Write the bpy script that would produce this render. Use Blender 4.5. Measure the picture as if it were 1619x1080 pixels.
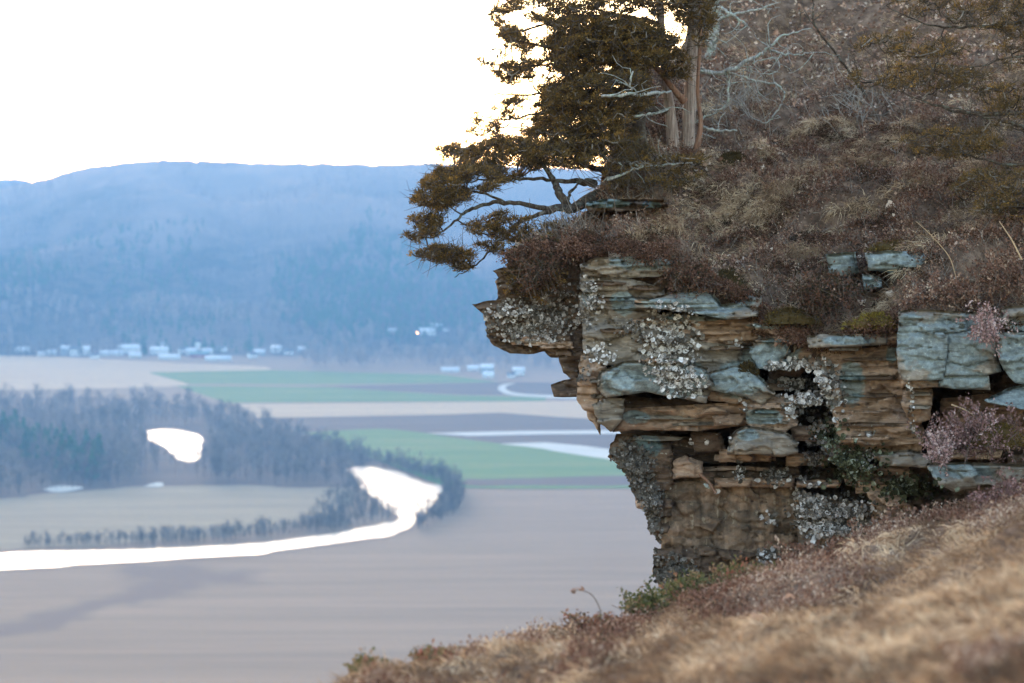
import bpy, math, random
import numpy as np
from mathutils import Vector, Matrix
for o in list(bpy.data.objects): bpy.data.objects.remove(o)
scn = bpy.context.scene
C = scn.collection
R = math.radians
rng = np.random.default_rng(7)
random.seed(7)

# ------------------------------------------------------------------ camera
EYE = 180.0                       # eye height over the valley floor (metres)
FPX = 85.0 / 36.0 * 1619.0        # focal length in photograph pixels
PITCH = math.atan(195.0 / FPX)    # the lens looks slightly down
cam = bpy.data.cameras.new("camera"); camo = bpy.data.objects.new("camera", cam); C.objects.link(camo)
camo.location = (0, 0, EYE); camo.rotation_euler = (math.pi/2 - PITCH, 0, 0)
cam.lens = 85; cam.sensor_width = 36; cam.clip_start = 0.1; cam.clip_end = 30000
cam.dof.use_dof = True; cam.dof.focus_distance = 12.0; cam.dof.aperture_fstop = 4.3
scn.camera = camo
# ------------------------------------------------------------------ sky, sun, exposure
SUN_EL, SUN_AZ = R(9), R(-14)     # low in front of the lens, a little to the left
w = bpy.data.worlds.new("World"); scn.world = w; w.use_nodes = True
nt = w.node_tree; bg = nt.nodes["Background"]
sky = nt.nodes.new("ShaderNodeTexSky"); sky.sky_type = 'NISHITA'; sky.sun_disc = False
sky.sun_elevation = SUN_EL; sky.sun_rotation = SUN_AZ; sky.air_density = 1.0; sky.dust_density = 1.0; sky.ozone_density = 2.0
wt = nt.nodes.new("ShaderNodeMixRGB"); wt.blend_type = 'MULTIPLY'; wt.inputs[0].default_value = 1; wt.inputs[2].default_value = (1.22, 1.0, .80, 1)   # a warm late-afternoon sky
nt.links.new(sky.outputs[0], wt.inputs[1]); nt.links.new(wt.outputs[0], bg.inputs[0]); bg.inputs[1].default_value = 0.15
sl = bpy.data.lights.new("sun", 'SUN'); sl.energy = 0.5; sl.angle = R(20); sl.color = (1.0, 0.86, 0.72)
so = bpy.data.objects.new("sun", sl); C.objects.link(so)
sdir = Vector((math.sin(SUN_AZ)*math.cos(SUN_EL), math.cos(SUN_AZ)*math.cos(SUN_EL), math.sin(SUN_EL)))
so.rotation_euler = sdir.to_track_quat('Z', 'Y').to_euler(); so.location = (0, -20, EYE+30)
scn.view_settings.view_transform = 'Standard'; scn.view_settings.look = 'None'
scn.view_settings.gamma = 1; scn.view_settings.exposure = 3.15
cy = scn.cycles
cy.use_denoising = True; cy.max_bounces = 5; cy.diffuse_bounces = 3; cy.glossy_bounces = 2
cy.transmission_bounces = 2; cy.volume_bounces = 1; cy.transparent_max_bounces = 4
cy.use_adaptive_sampling = True; cy.adaptive_threshold = 0.01; cy.sample_clamp_indirect = 6

# ------------------------------------------------------------------ projection helpers
cp, sp = math.cos(PITCH), math.sin(PITCH)
def ray(px, py):
    px = np.asarray(px, float); py = np.asarray(py, float)
    cx = (px-809.5)/FPX; cyy = (540-py)/FPX
    # camera axes in the world: right=(1,0,0) up=(0,sp,cp) forward=(0,cp,-sp)
    return np.stack([cx+0*cyy, cyy*sp + cp + 0*cx, cyy*cp - sp + 0*cx], -1)
def P(px, py, d):                 # the point seen at (px,py) at distance d along world y
    r = ray(px, py); d = np.asarray(d, float)
    q = r * (d / r[..., 1])[..., None]
    q[..., 2] += EYE
    return q
def G(px, py, z=0.0):             # the point of the valley floor seen at (px,py)
    r = ray(px, py)
    q = r * ((z-EYE)/r[..., 2])[..., None]
    q[..., 2] += EYE
    return q
# ------------------------------------------------------------------ noise
def _hash(x, y, z, s):
    n = (x.astype(np.int64)*374761393 + y.astype(np.int64)*668265263 + z.astype(np.int64)*1274126177 + int(s)*974634777) & 0xffffffff
    n = ((n ^ (n >> 13)) * 1274126177) & 0xffffffff
    n = ((n ^ (n >> 16)) * 2246822519) & 0xffffffff
    return ((n ^ (n >> 15)) & 0xffffff) / float(0xffffff)
def vn(x, y, z=0.0, s=0):
    x, y, z = np.broadcast_arrays(np.asarray(x, float), np.asarray(y, float), np.asarray(z, float))
    xi, yi, zi = np.floor(x), np.floor(y), np.floor(z)
    fx, fy, fz = x-xi, y-yi, z-zi
    fx = fx*fx*(3-2*fx); fy = fy*fy*(3-2*fy); fz = fz*fz*(3-2*fz)
    r = 0
    for dx in (0, 1):
        for dy in (0, 1):
            for dz in (0, 1):
                wgt = (fx if dx else 1-fx)*(fy if dy else 1-fy)*(fz if dz else 1-fz)
                r = r + wgt*_hash(xi+dx, yi+dy, zi+dz, s)
    return r
def fbm(x, y, z=0.0, s=0, o=4):
    a, t, r = 1.0, 0.0, 0.0
    for k in range(o):
        r = r + a*vn(np.asarray(x)*2**k, np.asarray(y)*2**k, np.asarray(z)*2**k, s+k*17); t += a; a *= .5
    return r/t
# ------------------------------------------------------------------ mesh helpers
class Acc:
    def __init__(s): s.V, s.F4, s.F3, s.T, s.n = [], [], [], [], 0
    def add(s, v, f, t=None):
        v = np.asarray(v, np.float32).reshape(-1, 3); f = np.asarray(f, np.int64)
        if len(v) == 0 or len(f) == 0: return
        s.V.append(v); (s.F4 if f.shape[1] == 4 else s.F3).append(f + s.n)
        s.T.append(np.zeros(len(v)) if t is None else np.broadcast_to(np.asarray(t, float), (len(v),)).copy()); s.n += len(v)
    def add2(s, v, f4, f3, t=None):   # the same vertices for quads and triangles
        n0 = s.n; s.add(v, f4, t); s.F3.append(np.asarray(f3, np.int64) + n0)
    def build(s, name, mat, parent=None, smooth=False):
        V = np.concatenate(s.V); T = np.concatenate(s.T)
        f4 = np.concatenate(s.F4) if s.F4 else np.zeros((0, 4), int); f3 = np.concatenate(s.F3) if s.F3 else np.zeros((0, 3), int)
        loc = np.zeros(3)
        if parent is None: loc = np.array([V[:, 0].mean(), V[:, 1].mean(), V[:, 2].min()])
        else: loc = np.array(parent.matrix_world.translation)
        V = (V - loc).astype(np.float32)
        me = bpy.data.meshes.new(name); me.vertices.add(len(V)); me.vertices.foreach_set("co", V.ravel())
        nl = f4.size + f3.size; me.loops.add(nl); me.loops.foreach_set("vertex_index", np.concatenate([f4.ravel(), f3.ravel()]).astype(np.int32))
        me.polygons.add(len(f4)+len(f3))
        st = np.concatenate([np.arange(len(f4))*4, f4.size + np.arange(len(f3))*3]).astype(np.int32)
        me.polygons.foreach_set("loop_start", st)
        if smooth: me.polygons.foreach_set("use_smooth", np.ones(len(st), bool))
        at = me.attributes.new("tint", 'FLOAT', 'POINT'); at.data.foreach_set("value", T.astype(np.float32))
        me.update(calc_edges=True); me.validate()
        if mat: me.materials.append(mat)
        o = bpy.data.objects.new(name, me); C.objects.link(o)
        if parent is None: o.location = loc
        else: o.parent = parent
        return o
def empty(name, loc, **k):
    o = bpy.data.objects.new(name, None); o.empty_display_size = .1; C.objects.link(o); o.location = tuple(float(c) for c in loc)
    o.matrix_world = Matrix.Translation(o.location)
    return tag(o, **k)
def tag(o, label=None, cat=None, group=None, kind=None):
    if label: o["label"] = label
    if cat: o["category"] = cat
    if group: o["group"] = group
    if kind: o["kind"] = kind
    return o
def grid_faces(nu, nv, off=0):    # vertex index = i*nv + j
    i, j = np.meshgrid(np.arange(nu-1), np.arange(nv-1), indexing='ij'); a = (i*nv+j).ravel()
    return np.stack([a, a+nv, a+nv+1, a+1], 1) + off
def unit(v): return v/np.maximum(np.linalg.norm(v, axis=-1, keepdims=True), 1e-9)
def tube(acc, pts, rad, n=6, t=.5, lump=0.0, cap=True):
    pts = np.asarray(pts, float); rad = np.broadcast_to(np.asarray(rad, float), (len(pts),))
    d = unit(np.gradient(pts, axis=0)); up = np.array([0., 0, 1]) if abs(d[0, 2]) < .9 else np.array([1., 0, 0])
    a = unit(np.cross(d, up)); b = np.cross(d, a)
    th = np.arange(n)/n*2*math.pi
    rr = rad[:, None]*(1+lump*(rng.random((len(pts), n))-.5)*2) if lump else rad[:, None]*np.ones((1, n))
    v = pts[:, None]+rr[..., None]*(a[:, None]*np.cos(th)[None, :, None]+b[:, None]*np.sin(th)[None, :, None])
    i, j = np.meshgrid(np.arange(len(pts)-1), np.arange(n), indexing='ij'); j2 = (j+1) % n
    f = np.stack([i*n+j, i*n+j2, (i+1)*n+j2, (i+1)*n+j], -1).reshape(-1, 4)
    v = v.reshape(-1, 3)
    if cap and n == 4:
        f = np.concatenate([f, [[3, 2, 1, 0], [len(v)-4, len(v)-3, len(v)-2, len(v)-1]]])
    acc.add(v, f, t)
def leaves(acc, pos, dr, size, width, t=None, fold=.0):    # pointed little leaves
    n = len(pos); dr = unit(dr); side = unit(np.cross(dr, rng.normal(size=(n, 3)))); L = np.broadcast_to(size, (n,))[:, None]; W = np.broadcast_to(width, (n,))[:, None]
    nrm = np.cross(dr, side)
    v = np.stack([pos, pos+dr*L*.5+side*W*.5+nrm*W*fold, pos+dr*L, pos+dr*L*.5-side*W*.5+nrm*W*fold], 1).reshape(-1, 3)
    f = np.arange(n*4).reshape(-1, 4)
    acc.add(v, f, None if t is None else np.repeat(np.broadcast_to(t, (n,)), 4))
def blades(acc, pos, dr, L, W, bend, t=None):              # tapered bending strips
    n = len(pos); dr = unit(dr); L = np.broadcast_to(L, (n,))[:, None]; W = np.broadcast_to(W, (n,))[:, None]
    side = unit(np.cross(dr, rng.normal(size=(n, 3)))); b = np.asarray(bend)
    p1 = pos+dr*L*.5+b*L*.15; p2 = pos+dr*L*.95+b*L*.55
    v = np.stack([pos-side*W*.5, pos+side*W*.5, p1+side*W*.4, p1-side*W*.4, p2], 1).reshape(-1, 3)
    k = np.arange(n)*5
    tt = None if t is None else np.repeat(np.broadcast_to(t, (n,)), 5)
    acc.add2(v, np.stack([k, k+1, k+2, k+3], 1), np.stack([k+3, k+2, k+4], 1), tt)
def inside(px, py, poly):
    poly = np.asarray(poly, float); r = np.zeros(np.shape(px), bool); n = len(poly)
    for i in range(n):
        x0, y0 = poly[i]; x1, y1 = poly[(i+1) % n]
        if y0 == y1: continue
        c = ((y0 > py) != (y1 > py)) & (px < (x1-x0)*(py-y0)/(y1-y0)+x0); r ^= c
    return r
def rand_in(poly, n):
    poly = np.asarray(poly, float); lo, hi = poly.min(0), poly.max(0); out = []; m = 0
    while m < n:
        q = lo+(hi-lo)*rng.random((n*3+20, 2)); q = q[inside(q[:, 0], q[:, 1], poly)]; out.append(q); m += len(q)
    return np.concatenate(out)[:n]
def smooth_line(pts, k=6):        # Catmull-Rom through the points, any number of columns
    p = np.asarray(pts, float); q = np.concatenate([[2*p[0]-p[1]], p, [2*p[-1]-p[-2]]]); out = []
    for i in range(len(p)-1):
        a, b, c, d = q[i:i+4]
        for s in np.arange(k)/k:
            out.append(.5*((2*b)+(-a+c)*s+(2*a-5*b+4*c-d)*s*s+(-a+3*b-3*c+d)*s**3))
    out.append(p[-1]); return np.array(out)
# ------------------------------------------------------------------ materials
class M:
    def __init__(s, name, rough=.9, spec=.25):
        s.m = bpy.data.materials.new(name); s.m.use_nodes = True; s.t = s.m.node_tree; s.b = s.t.nodes["Principled BSDF"]
        s.b.inputs["Roughness"].default_value = rough; s.b.inputs["Specular IOR Level"].default_value = spec
    def n(s, typ, **k):
        x = s.t.nodes.new("ShaderNode"+typ)
        for a, b in k.items(): setattr(x, a, b)
        return x
    def l(s, a, b): s.t.links.new(a, b)
    def pos(s, scale=(1, 1, 1), rot=(0, 0, 0)):
        g = s.n("NewGeometry"); mp = s.n("Mapping"); mp.inputs["Scale"].default_value = scale; mp.inputs["Rotation"].default_value = rot
        s.l(g.outputs["Position"], mp.inputs["Vector"]); return mp.outputs[0]
    def noise(s, scale, detail=5, rough=.6, vec=None, dist=0):
        x = s.n("TexNoise"); x.inputs["Scale"].default_value = scale; x.inputs["Detail"].default_value = detail; x.inputs["Roughness"].default_value = rough; x.inputs["Distortion"].default_value = dist
        s.l(vec if vec is not None else s.pos(), x.inputs["Vector"]); return x.outputs[0]
    def ramp(s, fac, stops, interp='LINEAR'):
        x = s.n("ValToRGB"); r = x.color_ramp; r.interpolation = interp
        for i, (p, c) in enumerate(stops):
            e = r.elements[i] if i < 2 else r.elements.new(p)
            e.position = p; e.color = (*c, 1) if not isinstance(c, (int, float)) else (c, c, c, 1)
        s.l(fac, x.inputs[0]); return x.outputs[0]
    def mix(s, fac, a, b, mode='MIX'):
        x = s.n("MixRGB", blend_type=mode)
        for i, q in enumerate((fac, a, b)):
            if isinstance(q, (int, float)): x.inputs[i].default_value = q if i == 0 else (q, q, q, 1)
            elif isinstance(q, tuple): x.inputs[i].default_value = (*q, 1)
            else: s.l(q, x.inputs[i])
        return x.outputs[0]
    def math(s, op, a, b=0.0):
        x = s.n("Math", operation=op)
        for i, q in enumerate((a, b)):
            if isinstance(q, (int, float)): x.inputs[i].default_value = q
            else: s.l(q, x.inputs[i])
        return x.outputs[0]
    def tint(s): x = s.n("Attribute", attribute_name="tint"); return x.outputs["Fac"]
    def col(s, c):
        if isinstance(c, tuple): s.b.inputs["Base Color"].default_value = (*c, 1)
        else: s.l(c, s.b.inputs["Base Color"])
        return s
    def bump(s, h, strength=.5, dist=.01):
        x = s.n("Bump"); x.inputs["Strength"].default_value = strength; x.inputs["Distance"].default_value = dist; s.l(h, x.inputs["Height"]); s.l(x.outputs[0], s.b.inputs["Normal"]); return s
def rock_mat(name, browns, teal):
    m = M(name, .88, .2)
    bed = m.noise(1, 7, .7, m.pos((4.5, 4.5, 15), (0, R(2), 0)), 1.2)
    blot = m.noise(5, 5, .6)
    c = m.ramp(bed, [(.30, browns[0]), (.45, browns[1]), (.58, browns[2]), (.72, browns[3])])
    c = m.mix(m.ramp(blot, [(.42, 0.0), (.62, .8)]), c, m.mix(m.noise(9, 3), browns[2], tuple(v*.45 for v in browns[2])))
    # blue-green mineral crust where the tint says so, ragged at its edge
    f = m.math('ADD', m.tint(), m.math('ADD', m.math('MULTIPLY', m.math('SUBTRACT', m.noise(22, 6, .7), .5), 1.2), m.math('MULTIPLY', m.math('SUBTRACT', m.noise(6, 4, .6), .5), 1.6)))
    tl = m.ramp(m.noise(30, 6, .7), [(.3, tuple(v*.5 for v in teal)), (.5, teal), (.68, tuple(v*1.55 for v in teal))])
    c = m.mix(m.ramp(f, [(.38, 0.0), (.66, .95)]), c, tl)
    # thin dark seams between beds, pale crust lichen specks
    seam = m.ramp(m.noise(1, 3, .5, m.pos((5, 5, 55), (0, R(2), 0)), 1.0), [(.33, 0.0), (.38, 1.0)])
    c = m.mix(m.math('MULTIPLY', m.math('SUBTRACT', 1.0, seam), .55), c, (.045, .032, .026))
    speck = m.ramp(m.noise(60, 3, .6), [(.66, 0.0), (.70, 1.0)])
    c = m.mix(m.math('MULTIPLY', speck, .55), c, (.42, .43, .40))
    m.col(c)
    h = m.math('ADD', m.math('MULTIPLY', m.noise(1, 5, .6, m.pos((6, 6, 60), (0, R(2), 0))), .8), m.math('MULTIPLY', m.noise(45, 6, .7), .7))
    m.bump(h, .9, .012); return m.m
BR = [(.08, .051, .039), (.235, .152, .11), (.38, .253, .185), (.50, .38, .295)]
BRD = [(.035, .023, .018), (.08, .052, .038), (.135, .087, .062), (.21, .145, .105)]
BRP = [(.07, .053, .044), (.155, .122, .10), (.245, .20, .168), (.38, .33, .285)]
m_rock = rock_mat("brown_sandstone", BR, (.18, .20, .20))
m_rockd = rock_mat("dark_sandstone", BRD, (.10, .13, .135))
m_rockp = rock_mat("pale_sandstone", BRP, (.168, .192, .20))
def tint_mat(name, stops, rough=.85, trans=0.0, spec=.15, nscale=None):
    m = M(name, rough, spec); t = m.tint()
    if nscale: t = m.math('ADD', m.math('MULTIPLY', t, .7), m.math('MULTIPLY', m.noise(nscale, 3), .3))
    c = m.ramp(t, stops); m.col(c)
    if trans:
        tr = m.n("BsdfTranslucent"); m.l(c, tr.inputs[0]); mx = m.n("MixShader"); mx.inputs[0].default_value = trans
        m.l(m.b.outputs[0], mx.inputs[1]); m.l(tr.outputs[0], mx.inputs[2]); m.l(mx.outputs[0], m.t.nodes["Material Output"].inputs[0])
    return m.m
m_cedar = tint_mat("cedar_foliage", [(0, (.035, .026, .014)), (.4, (.09, .06, .026)), (.75, (.18, .105, .034)), (1, (.30, .165, .045))], .8, .25)
m_lichen = tint_mat("rock_tripe", [(0, (.03, .024, .02)), (.35, (.10, .085, .075)), (.6, (.27, .235, .225)), (1, (.64, .60, .61))], .8)
m_glichen = tint_mat("green_rock_tripe", [(0, (.02, .02, .011)), (.4, (.06, .058, .03)), (.75, (.17, .18, .13)), (1, (.46, .48, .44))], .8)
m_heath = tint_mat("heath_leaves", [(0, (.028, .021, .011)), (.3, (.10, .045, .030)), (.55, (.18, .095, .068)), (.8, (.28, .18, .135)), (1, (.46, .35, .27))], .8, .2)
m_twig = tint_mat("wiry_twigs", [(0, (.05, .035, .028)), (.5, (.13, .10, .085)), (1, (.28, .25, .23))])
m_twigd = tint_mat("dark_twigs", [(0, (.028, .02, .016)), (.5, (.075, .055, .045)), (1, (.20, .17, .15))])
m_straw = tint_mat("dry_grass", [(0, (.12, .07, .045)), (.4, (.29, .185, .115)), (.75, (.49, .345, .225)), (1, (.68, .53, .38))], .8, .25)
m_moss = tint_mat("moss", [(0, (.03, .022, .01)), (.5, (.085, .052, .018)), (.8, (.15, .095, .022)), (1, (.20, .155, .03))], .95)
m_litter = tint_mat("leaf_litter", [(0, (.14, .075, .055)), (.5, (.30, .175, .13)), (.8, (.46, .31, .24)), (1, (.64, .53, .46))], .8, .2)
m_pink = tint_mat("pink_shrub_leaves", [(0, (.08, .045, .035)), (.35, (.16, .085, .075)), (.7, (.30, .17, .165)), (1, (.46, .33, .31))], .8, .2)
m_green = tint_mat("low_shrub_leaves", [(0, (.03, .035, .012)), (.45, (.085, .092, .035)), (.7, (.19, .13, .07)), (1, (.26, .10, .07))], .7, .25)
def bark(name, a, b, lich):
    m = M(name, .9, .1); c = m.ramp(m.noise(1, 5, .6, m.pos((90, 90, 7))), [(.35, a), (.65, b)])
    if lich: c = m.mix(m.ramp(m.noise(35, 4, .6), [(.52, 0.0), (.60, lich)]), c, (.36, .43, .38))
    m.col(c); m.bump(m.noise(1, 5, .7, m.pos((120, 120, 10))), .8, .01); return m.m
m_barkpale = bark("pale_cedar_bark", (.15, .105, .088), (.42, .32, .28), .15)
m_barkred = bark("red_cedar_bark", (.13, .065, .045), (.30, .16, .11), .1)
m_barkdark = bark("dark_bark", (.028, .02, .016), (.085, .062, .05), .15)
m_deadwood = bark("grey_deadwood", (.16, .15, .145), (.38, .37, .36), .7)
def wall_mat():
    m = M("streaked_wall_rock", .9, .15)
    c = m.ramp(m.noise(1, 6, .6, m.pos((13, 13, 2.6)), .5), [(.32, (.07, .045, .032)), (.46, (.165, .108, .076)), (.58, (.265, .175, .125)), (.72, (.40, .26, .175))])
    c = m.mix(m.ramp(m.noise(7, 6, .65), [(.45, 0.0), (.62, .75)]), c, (.085, .066, .052)); c = m.mix(m.ramp(m.noise(1, 5, .6, m.pos((30, 30, 3))), [(.60, 0.0), (.68, .6)]), c, (.34, .27, .20))
    m.col(c); m.bump(m.math('ADD', m.noise(1, 5, .6, m.pos((25, 25, 5))), m.math('MULTIPLY', m.noise(60, 5, .7), .6)), .9, .014); return m.m
m_wall = wall_mat()
m_soil = M("hill_soil", .95, .1)
m_soil.col(m_soil.ramp(m_soil.noise(9, 8, .7), [(.3, (.05, .032, .025)), (.5, (.14, .09, .066)), (.62, (.24, .16, .12)), (.75, (.34, .25, .18))])).bump(m_soil.noise(60, 5, .7), 1.0, .02); m_soil = m_soil.m
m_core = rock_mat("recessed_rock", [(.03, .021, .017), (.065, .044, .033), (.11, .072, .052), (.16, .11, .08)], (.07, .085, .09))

# ================================================================== VALLEY
def field_mat(name, a, b, c, sx=.004, sy=.03, grain=.8):
    m = M(name, .95, .08)
    v = m.noise(1, 6, .6, m.pos((sx, sy, 0), (0, 0, R(-4))), .5); g = m.noise(1, 4, .6, m.pos((sx*6, sy*5, 0), (0, 0, R(-4))))
    fw = m.noise(1, 3, .6, m.pos((.006, .16, 0), (0, 0, R(-3)))); q = m.math('ADD', m.math('ADD', m.math('MULTIPLY', v, .5), m.math('MULTIPLY', g, .28)), m.math('MULTIPLY', fw, .22))
    m.col(m.ramp(q, [(.36, a), (.5, b), (.64, c)])); return m.m
f_plough = field_mat("ploughed_earth", (.175, .116, .075), (.212, .141, .092), (.25, .167, .108))
f_pale = field_mat("pale_stubble", (.34, .235, .145), (.41, .29, .18), (.46, .335, .21))
f_green = field_mat("winter_rye", (.045, .105, .018), (.065, .15, .025), (.15, .17, .05))
f_dark = field_mat("damp_earth", (.055, .036, .03), (.075, .048, .038), (.10, .068, .052))
f_snow = field_mat("old_snow", (.36, .35, .33), (.46, .45, .42), (.55, .53, .50))
f_tan = field_mat("tan_meadow", (.18, .14, .09), (.22, .17, .11), (.27, .21, .13))
f_stain = field_mat("dark_wet_soil", (.10, .07, .058), (.125, .088, .07), (.16, .115, .088))
mw = M("river_water", .38, .14); mw.col((.24, .26, .25)); mw.b.inputs["IOR"].default_value = 1.33  # pale base colour stands in for part of the sky reflection
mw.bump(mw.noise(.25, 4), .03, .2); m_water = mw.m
def sheet(name, pts, z, mat, kind='structure', jag=1.0, n=5, smooth=True, **k):
    p = np.array(pts, float)
    q = smooth_line(np.concatenate([p, p[:1]]), n)[:-1] if smooth else p
    g = G(q[:, 0], q[:, 1], z)
    if jag:
        s = np.arange(len(g)); g[:, 0] += (vn(s*.7, 3.1, s=11)-.5)*6*jag; g[:, 1] += (vn(s*.7, 9.1, s=12)-.5)*10*jag
    import mathutils.geometry as mg
    tri = mg.tessellate_polygon([[Vector((a, b, 0)) for a, b, _ in g]])
    a = Acc(); f = []
    for t in tri:
        t = list(t); A, B, D = g[t[0]], g[t[1]], g[t[2]]
        if (B[0]-A[0])*(D[1]-A[1])-(B[1]-A[1])*(D[0]-A[0]) < 0: t.reverse()
        f.append(t)
    a.add(g, f); o = a.build(name, mat); o["kind"] = kind
    for kk, vv in k.items(): o[kk] = vv
    return o
a = Acc(); a.add([[-9000, -300, 0], [9000, -300, 0], [9000, 16000, 0], [-9000, 16000, 0]], [[0, 1, 2, 3]]); o = a.build("ground", f_plough); o["kind"] = "structure"
S = dict(jag=.6)
sheet("field", [(-200, 560), (0, 562), (120, 565), (250, 572), (420, 580), (400, 588), (300, 592), (260, 612), (-200, 612)], .06, f_pale)
sheet("field", [(235, 589), (420, 585), (700, 592), (790, 604), (640, 606), (500, 608), (300, 607)], .10, f_green, smooth=False)
sheet("field", [(280, 610), (520, 612), (640, 620), (720, 624), (860, 628), (860, 634), (640, 635), (360, 637)], .12, f_green, smooth=False)
sheet("field", [(470, 612), (800, 604), (1050, 606), (1050, 626), (740, 624)], .08, f_dark, smooth=False)
sheet("field", [(380, 639), (640, 636), (1050, 632), (1050, 668), (880, 660), (800, 654), (640, 656), (410, 661)], .14, f_pale, smooth=False)
sheet("field", [(400, 661), (640, 657), (790, 652), (890, 659), (1050, 668), (1050, 704), (480, 704)], .16, f_dark, smooth=False)
sheet("snow_strip", [(675, 685), (820, 681), (1050, 679), (1050, 685), (860, 686), (740, 689)], .3, f_snow, smooth=False)
sheet("field", [(700, 690), (1050, 688), (1050, 730), (760, 705)], .2, f_dark, smooth=False)
sheet("snow_strip", [(785, 702), (860, 699), (920, 704), (1060, 722), (1060, 742), (900, 717)], .34, f_snow, smooth=False)
sheet("field", [(480, 684), (560, 679), (640, 680), (760, 697), (880, 713), (1000, 733), (1070, 748), (1070, 771), (740, 770), (660, 752), (560, 715)], .4, f_green)
sheet("field", [(735, 757), (860, 754), (1070, 753), (1070, 766), (760, 767)], .46, f_dark, jag=2)
sheet("field", [(-200, 800), (0, 788), (120, 777), (230, 769), (400, 767), (540, 773), (560, 790), (520, 812), (420, 838), (250, 856), (80, 866), (-200, 872)], .22, f_tan)
gx, gy = np.meshgrid(np.linspace(-250, 1250, 260), np.linspace(874, 1105, 90), indexing='ij'); g = G(gx, gy, .03)
wx = gx+(fbm(gx/60., gy/12., s=51)-.5)*70; wy = gy+(fbm(gx/90., gy/20., s=52)-.5)*26; mask = np.zeros(gx.shape)
for (x0, y0), (x1, y1), w0 in (((-60, 1012), (110, 972), 13), ((110, 972), (260, 930), 16), ((260, 930), (300, 905), 22), ((225, 906), (370, 912), 20)):
    t_ = np.clip(((wx-x0)*(x1-x0)+(wy-y0)*(y1-y0)*6)/((x1-x0)**2+6*(y1-y0)**2), 0, 1); mask = np.maximum(mask, np.clip(1.15-np.hypot((wx-x0-t_*(x1-x0))/3., wy-y0-t_*(y1-y0))/w0, 0, 1))
a = Acc(); a.add(g, grid_faces(*gx.shape)[:, ::-1], (mask*mask*(3-2*mask)).ravel()); m = M("ploughed_wet", .95, .08)
v = m.math('ADD', m.math('MULTIPLY', m.noise(1, 6, .6, m.pos((.004, .03, 0), (0, 0, R(-4))), .5), .68), m.math('MULTIPLY', m.noise(1, 3, .6, m.pos((.006, .2, 0), (0, 0, R(-3)))), .32)); m.col(m.mix(m.tint(), m.ramp(v, [(.36, (.178, .116, .075)), (.5, (.217, .143, .092)), (.64, (.254, .167, .108))]), (.135, .09, .068))); o = a.build("field", m.m); o["kind"] = "structure"
sheet("wood_floor", [(-200, 628), (60, 628), (200, 630), (330, 645), (400, 670), (470, 690), (540, 706), (600, 728), (556, 740), (556, 770), (400, 768), (262, 769), (230, 767), (130, 773), (60, 779), (0, 788), (-200, 797)], .36, f_dark, jag=2)
sheet("snow_patch", [(68, 774), (90, 768), (132, 770), (120, 775), (90, 778)], .5, f_snow, jag=.3)
sheet("snow_patch", [(226, 769), (245, 763), (259, 764), (256, 769)], .5, f_snow, jag=.3)
sheet("road", [(788, 612), (793, 608), (815, 606), (803, 610), (800, 615), (815, 621), (850, 624), (930, 626), (930, 630), (850, 628), (805, 624), (790, 618)], .3, f_snow, jag=.3)
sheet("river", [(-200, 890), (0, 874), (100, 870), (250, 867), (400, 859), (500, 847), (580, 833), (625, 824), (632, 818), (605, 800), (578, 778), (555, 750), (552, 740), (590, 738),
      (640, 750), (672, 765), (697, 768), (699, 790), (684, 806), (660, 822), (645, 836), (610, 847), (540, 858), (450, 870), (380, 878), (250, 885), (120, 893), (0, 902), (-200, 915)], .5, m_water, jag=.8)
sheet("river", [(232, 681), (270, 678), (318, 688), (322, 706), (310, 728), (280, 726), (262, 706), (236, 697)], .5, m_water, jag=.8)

# ------------------------------------------------------------------ hills
RID = np.array([(-900, 330), (-300, 330), (-100, 318), (0, 300), (60, 286), (80, 281), (110, 271), (150, 263), (200, 256), (270, 252), (340, 254), (400, 257), (500, 258), (600, 260), (690, 258), (800, 262), (1000, 270), (1300, 285), (2500, 300)], float)
R0, R1 = 3150., 4900.
def ridge_z(px):
    py = np.interp(px, RID[:, 0], RID[:, 1]); return P(px, py, R1)[..., 2]
def hill_z(px, r):
    u = np.clip((r-R0)/(R1-R0), 0, 1.6); zr = ridge_z(px)
    up = .30*u+.70*u*u*(3-2*np.clip(u, 0, 1)); z = np.where(u <= 1, up, 1-(u-1)*1.2)*zr
    amp = np.clip(np.sin(np.clip(u, 0, 1)*math.pi), 0, 1)
    z = z+amp*(fbm(px/160.+r/900., r/420., s=5, o=4)-.5)*75 + np.clip(1-abs(px-560)/190., 0, 1)*np.exp(-((u-.42)/.14)**2)*26 + np.exp(-((px-30)/90.)**2-((u-.30)/.12)**2)*22
    return np.where(r < R0, 0, np.maximum(z, -2.))
m = M("wooded_hillside", .95, .05)
pn = m.noise(1, 5, .6, m.pos((.003, .003, .006)), .4); fn = m.noise(1, 6, .7, m.pos((.03, .03, .05)))
c = m.ramp(pn, [(.40, (.010, .018, .010)), (.5, (.05, .045, .035)), (.60, (.12, .09, .075))]); c = m.mix(m.ramp(fn, [(.4, 0.0), (.65, .7)]), c, (.16, .12, .10))
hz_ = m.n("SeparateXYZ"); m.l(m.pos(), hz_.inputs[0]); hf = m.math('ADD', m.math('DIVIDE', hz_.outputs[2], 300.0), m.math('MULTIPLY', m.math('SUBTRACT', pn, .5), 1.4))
c = m.mix(m.ramp(hf, [(.30, 0.0), (.70, .75)]), c, (.30, .21, .17))   # upper slopes: pale bare woods, plus haze whitening put into the colour
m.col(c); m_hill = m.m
apx = np.linspace(-900, 2500, 520); ar = np.concatenate([np.linspace(R0-60, R1, 150), np.linspace(R1+30, 6200, 20)])
A_, B_ = np.meshgrid(apx, ar, indexing='ij'); zz = hill_z(A_, B_)-.5; zz += (fbm(A_/4., B_/25., s=2, o=3)-.5)*9*np.clip((B_-R0)/150., 0, 1)
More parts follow.
